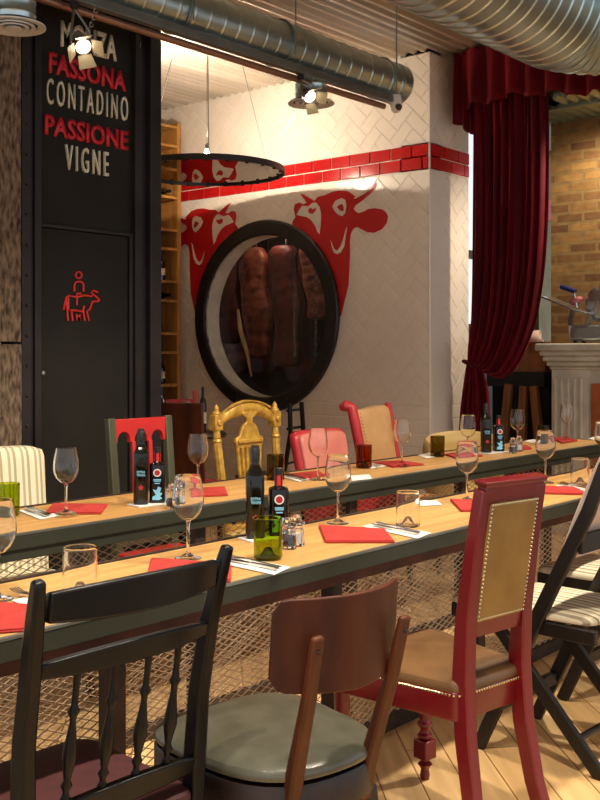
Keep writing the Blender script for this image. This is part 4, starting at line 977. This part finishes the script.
t = thing('high_back_chair', 'tall red lacquered chair with studded tan leather back and brown leather seat', 'chair', (2.428, 1.563, 0), math.radians(-9))
for s in (-1, 1):
    P = [(s*.140, -.285, 0), (s*.126, -.245, .14), (s*.118, -.215, .30), (s*.115, -.205, .45), (s*.115, -.212, .60), (s*.113, -.242, .80), (s*.110, -.265, .935)]
    MB().bar(P, [(.034, .040), (.036, .042), (.038, .046), (.040, .048), (.040, .042), (.040, .034), (.040, .032)]).build('back_post', 'red_lacquer', t, bevel=.004)
def bk(z): return -.212 - (z-.6)*.16
MB().bar([(0, bk(.89), .89), (0, bk(.945), .945)], (.235, .030)).build('top_rail', 'red_lacquer', t, bevel=.003)
MB().bar([(0, bk(.945), .943), (0, bk(.957), .957)], [(.248, .040), (.256, .044)]).build('crest_cap', 'red_lacquer', t, bevel=.003)
MB().bar([(0, bk(.553), .553), (0, bk(.605), .605)], (.235, .032)).build('lower_rail', 'red_lacquer', t, bevel=.003)
MB().bar([(0, bk(.592)-.004, .592), (0, bk(.902)-.004, .902)], (.196, .034)).build('back_panel', 'tan_leather', t, bevel=.01, seg=3)
mb = MB()
def stud(c, M): mb.lathe([(0, .0030), (.0030, .002), (.0038, 0)], 6, c, M)
XB = Matrix.Rotation(PI/2, 4, 'X')
for k in range(23): x = -.092 + k*.184/22; [stud((x, bk(z)-.0205, z), XB) for z in (.599, .895)]
for k in range(1, 28):
    z = .599 + k*.296/28; [stud((x, bk(z)-.0205, z), XB) for x in (-.092, .092)]
mb.build('back_studding', 'brass_stud', kid(t, 'back_panel'))
so = rrect(.30, .42, .02, 3, .42)
MB().loft([[Vector((x*k, y*k, z)) for x, y in so] for k, z in ((.98, .345), (.99, .35), (.99, .415), (.97, .42))]).build('seat_rail', 'red_lacquer', t, bevel=.002)
MB().cushion(rrect(.30, .425, .03, 4, .425), .405, .445, .028, .018).build('seat_pad', 'brown_leather', t, sub=1)
mb = MB(); pts = [Vector(p) for p in rrect(.304, .43, .02, 1, .429)]
for i in range(len(pts)):
    a, b = pts[i], pts[(i+1) % len(pts)]; n_ = max(1, int((b-a).length/.010)); e = b-a
    if e.length < .02: continue
    nr = Vector((e.y, -e.x, 0)).normalized()
    for k in range(n_): p = a.lerp(b, (k+.5)/n_); stud((p.x, p.y, .412), nr.to_track_quat('Z', 'Y').to_matrix().to_4x4())
mb.build('seat_studding', 'brass_stud', kid(t, 'seat_pad'))
for s in (-1, 1):
    MB().lathe([(0, 0), (.012, .0), (.015, .012), (.012, .03), (.017, .04), (.022, .046), (.012, .056), (.012, .062)], 20, (s*.17, .185, 0)).build('foot', 'red_lacquer', t)
    mb = MB(); mb.cb((s*.17, .185, .092), (.050, .050, .056)); mb.lathe([(.013, .119), (.02, .125), (.024, .132), (.016, .14), (.013, .15), (.022, .162), (.024, .168), (.016, .176), (.018, .2), (.021, .28), (.022, .345)], 20, (s*.17, .185, 0)); mb.build('leg', 'red_lacquer', t, bevel=.004)

def folding(label, x, rz):
    t = thing('folding_chair', label, 'folding chair', (x, 1.505, 0), rz, 'striped folding chairs at the near counter')
    for s in (-1, 1):
        MB().bar([(s*.185, .215, 0), (s*.185, .0, .455), (s*.185, -.17, .80), (s*.185, -.225, .95)], [(.022, .042), (.022, .046), (.022, .042), (.022, .034)]).build('leg', 'black_wood', t, bevel=.004)
        MB().bar([(s*.160, -.205, 0), (s*.160, .03, .26), (s*.160, .20, .445)], [(.022, .042), (.022, .044), (.022, .036)]).build('leg', 'black_wood', t, bevel=.004)
        MB().bar([(s*.172, -.19, .422), (s*.172, .32, .432)], (.024, .045)).build('seat_bar', 'black_wood', t, bevel=.004)
        mb = MB()
        for q in ((.105, .235), (.035, .37)): mb.lathe([(0, .004), (.005, .003), (.006, 0)], 8, (-.197, q[0], q[1]), Matrix.Rotation(-PI/2, 4, 'Y'))
        if s < 0: mb.build('pivot_bolt', 'hook_steel', kid(t, 'leg'))
    MB().tube([(-.16, -.12, .10), (.16, -.12, .10)], .011, 10).build('cross_bar', 'black_wood', t); MB().box(-.185, .185, .125, .15, .14, .18).build('cross_bar', 'black_wood', t, bevel=.003)
    MB().cushion(rrect(.36, .52, .05, 4, .38), .445, .478, .014, .02).build('seat_cushion', 'stripe_seat', t, sub=1).location = (0, .075, 0)
    rows = []
    for i in range(9):
        f = i/8; z = .64 + .34*f; y = -.095 - (z-.64)*.42; k = math.sin(PI*(.12+.76*f))**.5; w = .17
        rows.append([Vector((w*cx, y + .026 + .026*cy*k, z)) for cx, cy in [(math.copysign(abs(math.cos(a))**.5, math.cos(a)), math.copysign(abs(math.sin(a))**.5, math.sin(a))) for a in [2*PI*(j+.5)/20 for j in range(20)]]])
    MB().loft(rows).build('back_pad', 'pad_cream', t)
    for z in (.70, .90): y = -.12-(z-.7)*.45; MB().box(-.185, .185, y-.03, y-.015, z-.03, z+.03).build('back_slat', 'black_wood', t, bevel=.003)
    return t
fc = folding('black folding chair with striped cushion right beside the red chair', 3.125, math.radians(-2))
copy_thing(fc, (3.73, 1.505, 0), math.radians(-3), 'second black folding chair with striped cushion, cut by the photo right edge')
# ------------------------------------------------------------------ far chairs (face the camera)
def legs(t, m, w, d, h, r=.018, bw=None):
    for sx in (-1, 1):
        for sy in (-1, 1): MB().bar([(sx*w, sy*d, h), (sx*(w+.01), sy*(d+.015), 0)], [(2*r, 2*r), (1.4*r, 1.4*r)]).build('leg', m, t, bevel=.003)
def padback(mb, w0, w1, z0, z1, y0, lean, th, bow=0, n=11, m=24, ptop=.5, wing=0):
    rows = []
    for i in range(n):
        f = i/(n-1); k = 1 if f < .9 else 1-.12*((f-.9)/.1)**2; z = z0+(z1-z0)*f; hw = (w0+(w1-w0)*f)/2
        row = []
        for j in range(m):
            a = 2*PI*(j+.5)/m; cx = math.copysign(abs(math.cos(a))**.35, math.cos(a)); cy = math.copysign(abs(math.sin(a))**.6, math.sin(a))
            x = hw*cx; row.append(Vector((x, y0 - lean*f + th/2*cy*k + bow*(x/max(hw, .01))**2, z + wing*(x/max(hw, .01)))))
        rows.append(row)
    return mb.loft(rows)
far_rz = PI
t = thing('striped_armchair', 'cream and grey striped upholstered armchair behind the far counter', 'armchair', (2.19, 3.30, 0), far_rz)
padback(MB(), .62, .64, .38, .925, -.11, .05, .11).build('backrest', 'stripe_arm', t, sub=1)
MB().cushion(rrect(.60, .50, .06), .28, .44, .03, .03).build('seat', 'stripe_arm', t, sub=1).location = (0, .14, 0)
legs(t, 'walnut_post', .26, .2, .29)
t = thing('scalloped_chair', 'dark green chair with red scalloped top rail and red slats', 'chair', (2.965, 3.30, 0), far_rz)
for s in (-1, 1): MB().bar([(s*.155, -.06, 0), (s*.155, -.05, .45), (s*.160, -.095, 1.005)], [(.036, .036), (.038, .038), (.038, .030)]).build('back_post', 'green_paint', t, bevel=.004)
pl = [(-.145, 1.0), (-.145, .90)]
for k in range(3):
    cx = -.094 + k*.094
    pl += [(cx - .034, .90)] + [(cx - .034*math.cos(PI*q/8), .912+.034*math.sin(PI*q/8)) for q in range(9)] + [(cx + .034, .90)]
pl += [(.145, .90), (.145, 1.0)]
MB().prism(pl, (0, -.082, 0), (1, 0, 0), (0, 0, 1), .022).build('scalloped_rail', 'red_paint', t, bevel=.002)
for s in (-1, 1): MB().bar([(s*.047, -.06, .47), (s*.047, -.079, .905)], (.018, .014)).build('back_slat', 'red_paint', t, bevel=.002)
MB().box(-.145, .145, -.07, -.045, .47, .52).build('lower_rail', 'green_paint', t, bevel=.003)
MB().cushion(rrect(.34, .36, .03, 3, .38), .42, .45, .006, .008).build('seat', 'red_paint', t).location = (0, .13, 0)
legs(t, 'green_paint', .15, .13, .42); 
t = thing('gilded_chair', 'carved gilded chair with lyre-shaped fluted splat', 'chair', (3.655, 3.32, 0), far_rz)
for s in (-1, 1):
    x = s*.205
    mb = MB(); mb.tube([(s*.175, -.04, .40), (s*.19, -.06, .62), (x, -.085, .86), (x, -.09, .93)], [.017, .018, .020, .016], 10)
    for k in range(8):
        a = 2*PI*k/8; mb.tube([(s*.175+.015*math.cos(a), -.04+.015*math.sin(a), .45), (s*.19+.017*math.cos(a), -.06+.017*math.sin(a), .62), (x+.017*math.cos(a), -.085+.017*math.sin(a), .86)], .004, 5)
    mb.lathe([(.02, .86), (.025, .87), (.02, .88), (.022, .885)], 14, (x, -.086, 0)); mb.build('back_post', 'gilt', t)
    mb = MB(); mb.cb((x, -.092, .955), (.052, .044, .075)); mb.lathe([(.022, .99), (.024, 1.0), (.012, 1.012), (.014, 1.022), (.006, 1.035), (0, 1.042)], 12, (x, -.092, 0)); mb.lathe([(0, .006), (.012, .006), (.016, 0)], 12, (x, -.068, .955), Matrix.Rotation(-PI/2, 4, 'X')); mb.build('corner_block', 'gilt', t, bevel=.004)
rows = []
for i in range(25):
    s = -1 + i/12; x = s*.185; zc = .955 + .062*math.cos(s*PI/2)**.7 if abs(s) < 1 else .955; h = .034 + .006*math.cos(s*PI); y = -.092
    rows.append([Vector((x, y + .022*math.cos(a), zc + h*math.sin(a))) for a in [2*PI*k/10 for k in range(10)]])
MB().loft(rows).build('crest_rail', 'gilt', t)
mb = MB()
for i in range(31):
    s = -.8 + 1.6*i/30; mb.lathe([(0, -.007), (.007, 0), (0, .007)], 6, (s*.185, -.07, .955+.062*math.cos(s*PI/2)**.7+.032))
mb.build('bead_moulding', 'gilt', kid(t, 'crest_rail'))
half = [(.052, 1.0), (.050, .985), (.022, .968), (.022, .95), (.045, .935), (.060, .91), (.070, .885), (.092, .878), (.098, .86), (.092, .842), (.084, .825)]
MB().prism(half + [(-a, b) for a, b in half[::-1]], (0, -.066, 0), (1, 0, 0), (0, 0, 1), .022).build('splat_bell', 'gilt', t, bevel=.006, seg=3)
mb = MB()
for k in range(6): x = -.085 + k*.034; mb.tube([(x*.92, -.077, .835), (x*.78, -.07, .70), (x*.62, -.058, .58), (x*.5, -.055, .46)], [.0115, .010, .0085, .008], 8)
mb.build('splat_flute', 'gilt', t)
MB().cb((0, -.052, .45), (.36, .04, .05)).build('lower_rail', 'gilt', t, bevel=.005)
mb = MB(); mb.cb((0, -.062, .86), (.17, .014, .020)); mb.build('splat_band', 'gilt', kid(t, 'splat_bell'), bevel=.005)
MB().cushion(rrect(.44, .44, .05, 4, .48), .40, .45, .02, .02).build('seat', 'cream_hide', t).location = (0, .17, 0)
legs(t, 'gilt', .19, .17, .41)
t = thing('pink_armchair', 'small red leather armchair with shiny pink inside back', 'armchair', (4.265, 3.30, 0), far_rz)
padback(MB(), .40, .43, .42, .885, -.075, .10, .07).build('backrest', 'red_hide', t, sub=1)
padback(MB(), .35, .385, .45, .872, -.045, .095, .04).build('back_panel', 'pink_hide', t, sub=1)
MB().cushion(rrect(.42, .44, .05), .33, .45, .02, .02).build('seat', 'red_hide', t).location = (0, .13, 0); legs(t, 'black_wood', .17, .16, .34)
for s in (-1, 1): padback(MB(), .045, .05, .34, .60, .06, -.02, .30).build('arm', 'red_hide', t).location = (s*.20, 0, 0)
t = thing('wing_armchair', 'tan leather armchair edged in red with rolled top corner', 'armchair', (4.885, 3.40, 0), far_rz + .15)
padback(MB(), .40, .44, .42, .975, -.07, .10, .07, wing=-.012).build('backrest', 'tan_hide', t, sub=1)
for s in (-1, 1):
    P = [(s*(.205+.02*f), -.055-.115*f + .012, .42+.555*f) for f in [k/8 for k in range(9)]]
    P += [(s*.232, -.19, .985), (s*.236, -.225, .975)] if s > 0 else [(s*.226, -.178, .980)]
    MB().tube(P, [.030 if s > 0 else .020]*9 + ([.034, .02] if s > 0 else [.008]), 12).build('side_roll', 'red_hide', t)
mb = MB()
for s in (-1, 1):
    for k in range(26): f = k/25; mb.lathe([(0, .004), (.004, .003), (.005, 0)], 6, (s*(.172+.02*f), -.02-.108*f+.004, .46+.48*f), Matrix.Rotation(-PI/2, 4, 'X'))
mb.build('edge_studding', 'brass_stud', kid(t, 'backrest'))
MB().cushion(rrect(.44, .46, .05), .32, .46, .02, .02).build('seat', 'tan_hide', t).location = (0, .15, 0); legs(t, 'black_wood', .18, .17, .33)
t = thing('tub_chair', 'low cream tub chair behind the far counter before the white pier', 'armchair', (5.62, 3.42, 0), far_rz)
rows = []
for i in range(25):
    a = -2.0 + 4.0*i/24; x, y = .26*math.sin(a), .06-.25*math.cos(a); nx, ny = math.sin(a), -math.cos(a); zt_ = .775 - .05*(abs(a)/2)**2 - .03*math.sin(a)
    rows.append([Vector((x-nx*.03, y-ny*.03, .38)), Vector((x+nx*.03, y+ny*.03, .38)), Vector((x+nx*.04, y+ny*.04, zt_-.02)), Vector((x+nx*.01, y+ny*.01, zt_)), Vector((x-nx*.03, y-ny*.03, zt_-.02))])
MB().loft(rows).build('backrest', 'cream_hide', t, sub=1)
MB().cushion(rrect(.44, .44, .1), .34, .45, .02, .02).build('seat', 'cream_hide', t).location = (0, .08, 0); legs(t, 'black_wood', .17, .16, .35)
# ------------------------------------------------------------------ alcove table and chairs
t = thing('round_table', 'small dark round table in the alcove before the wine rack', 'table', (4.84, 5.12, 0))
MB().lathe([(0, .72), (.30, .72), (.31, .735), (.30, .75), (0, .75)], 40).build('tabletop', 'dark_walnut', t)
MB().lathe([(.22, 0), (.22, .015), (.05, .04), (.035, .06), (.035, .72)], 24).build('pedestal', 'black_wood', t)
t = thing('slab_back_chair', 'brown chair with tall solid back and red seat in the dark alcove', 'chair', (4.52, 4.75, 0), -1.1)
MB().bar([(0, -.2, .44), (0, -.23, .98)], (.40, .03)).build('backrest', 'walnut', t, bevel=.006); MB().cushion(rrect(.42, .42, .04), .42, .47, .015, .015).build('seat', 'red_hide', t); legs(t, 'dark_walnut', .17, .17, .43)
t = thing('red_metal_chair', 'red metal chair with open back behind the alcove table', 'chair', (5.25, 5.62, 0), PI*.82)
for s in (-1, 1): MB().bar([(s*.19, -.2, 0), (s*.19, -.19, .45), (s*.2, -.24, 1.0)], (.028, .02)).build('back_post', 'red_hide', t, bevel=.004)
for z in (.68, .90): MB().bar([(-.19, -.2-(z-.5)*.08, z), (.19, -.2-(z-.5)*.08, z)], (.07, .014), side=(0, 0, 1)).build('back_rail', 'red_hide', t, bevel=.004)
MB().cushion(rrect(.40, .40, .04), .42, .45, .01, .01).build('seat', 'red_hide', t); legs(t, 'red_hide', .17, .17, .43)
p = at_z(186, 440, .75); p = Vector((4.70, 5.16, .7508))
t = thing('wine_bottle', 'dark wine bottle with pale label standing on the alcove table', 'wine bottle', p)
MB().lathe([(0, 0), (.037, 0), (.038, .01), (.038, .19), (.03, .215), (.015, .24), (.014, .30), (0, .30)], 20).build('bottle_body', 'wine_glass_dark', t); MB().lathe([(.0385, .06), (.0387, .065), (.0387, .13), (.0385, .135)], 20).build('paper_label', 'paper_label', t); MB().lathe([(.0148, .26), (.0148, .305), (0, .305)], 14).build('capsule', 'cap_black', t)
copy_thing(t, (4.93, 5.0, .7508), 0, 'slim black bottle without visible label at the alcove table edge near the gilded chair', scale=(.62, .62, 1.0))
copy_thing(wg, (4.84, 5.07, .7508), 0, 'wine glass on the dark alcove table between two bottles', 'wine glasses in the alcove')
t = thing('cafe_chair', 'black bentwood chair seen sideways under the round window', 'chair', (5.00, 4.50, 0), .0)
t.location = (5.27, 4.73, 0); t.rotation_euler = (0, 0, .30)
for s in (-1, 1):
    MB().tube([(s*.03+ s*.10, -.25, 0), (s*.12, -.20, .30), (s*.12, -.185, .5), (s*.11, -.225, .75), (s*.10, -.215, .95)], .016, 10).build('back_post', 'black_paint', t)
    MB().bar([(s*.15, .16, .44), (s*.16, .18, 0)], [(.03, .03), (.022, .022)]).build('leg', 'black_paint', t)
for z in (.55, .66, .78, .90): MB().tube([(-.115, -.205, z), (.115, -.205, z)], .009, 8).build('back_rung', 'black_paint', t)
MB().cushion(rrect(.38, .38, .12, 6), .43, .46, .008, .01).build('seat', 'black_paint', t)

# ------------------------------------------------------------------ light
def spot(loc, aim, e, size=1.9, soft=.06, col=(1, .88, .70), blend=.6):
    l = bpy.data.lights.new('track_or_fill_spot', 'SPOT'); l.energy = e; l.spot_size = size; l.spot_blend = blend; l.shadow_soft_size = soft; l.color = col
    o = bpy.data.objects.new('track_or_fill_spot', l); COL.objects.link(o); o.location = loc; o.rotation_euler = Vector(aim).to_track_quat('-Z', 'Y').to_euler(); return o
for x in (.4, 1.7, 3.0, 4.3, 5.5): spot((x, .95, 3.25), (0, .40, -1), 235, 1.6)
spot(s1 + Vector((-.03, -.07, -.06)), (-.22, -.62, -.62), 25, 1.2, .03); spot(s2 + Vector((-.02, -.08, -.06)), (-.1, -.7, -.55), 25, 1.2, .03)
l = bpy.data.lights.new('bulb_light', 'POINT'); l.energy = 430; l.color = (1, .86, .68); l.shadow_soft_size = .035; o = bpy.data.objects.new('bulb_light', l); COL.objects.link(o); o.location = bl.location + Vector((0, 0, -.0))
MATS['bulb_glow'].node_tree.nodes['Principled BSDF'].inputs['Emission Strength'].default_value = 60

l = bpy.data.lights.new('locker_light', 'POINT'); l.energy = 4.5; l.color = (1, .74, .55); l.shadow_soft_size = .1; o = bpy.data.objects.new('locker_light', l); COL.objects.link(o); o.location = OV + Vector((.20, .12, .80))
spot((6.84, 2.7, 2.93), (.22, .3, -1), 110, 2.4, .08, (1, .85, .6))  # added fill lamp without a fixture, brightens the brick wall and mantel
w = bpy.data.worlds.new('World'); sc.world = w; w.use_nodes = True; bgn = w.node_tree.nodes['Background']; bgn.inputs[0].default_value = (.94, .97, 1, 1); bgn.inputs[1].default_value = .95
# ------------------------------------------------------------------ camera and view
cam = bpy.data.cameras.new('camera'); co = bpy.data.objects.new('camera', cam); COL.objects.link(co)
co.location = (0, 0, EYE); co.rotation_euler = (PI/2, 0, math.atan2(SN, CS) - PI/2)
cam.sensor_width = 36; cam.sensor_fit = 'AUTO'; cam.lens = 36*F/800; cam.shift_y = -45/800; cam.clip_start = .05
sc.camera = co
vs = sc.view_settings; vs.view_transform = 'Standard'; vs.look = 'None'; vs.gamma = 1; vs.use_curve_mapping = False; vs.exposure = .16
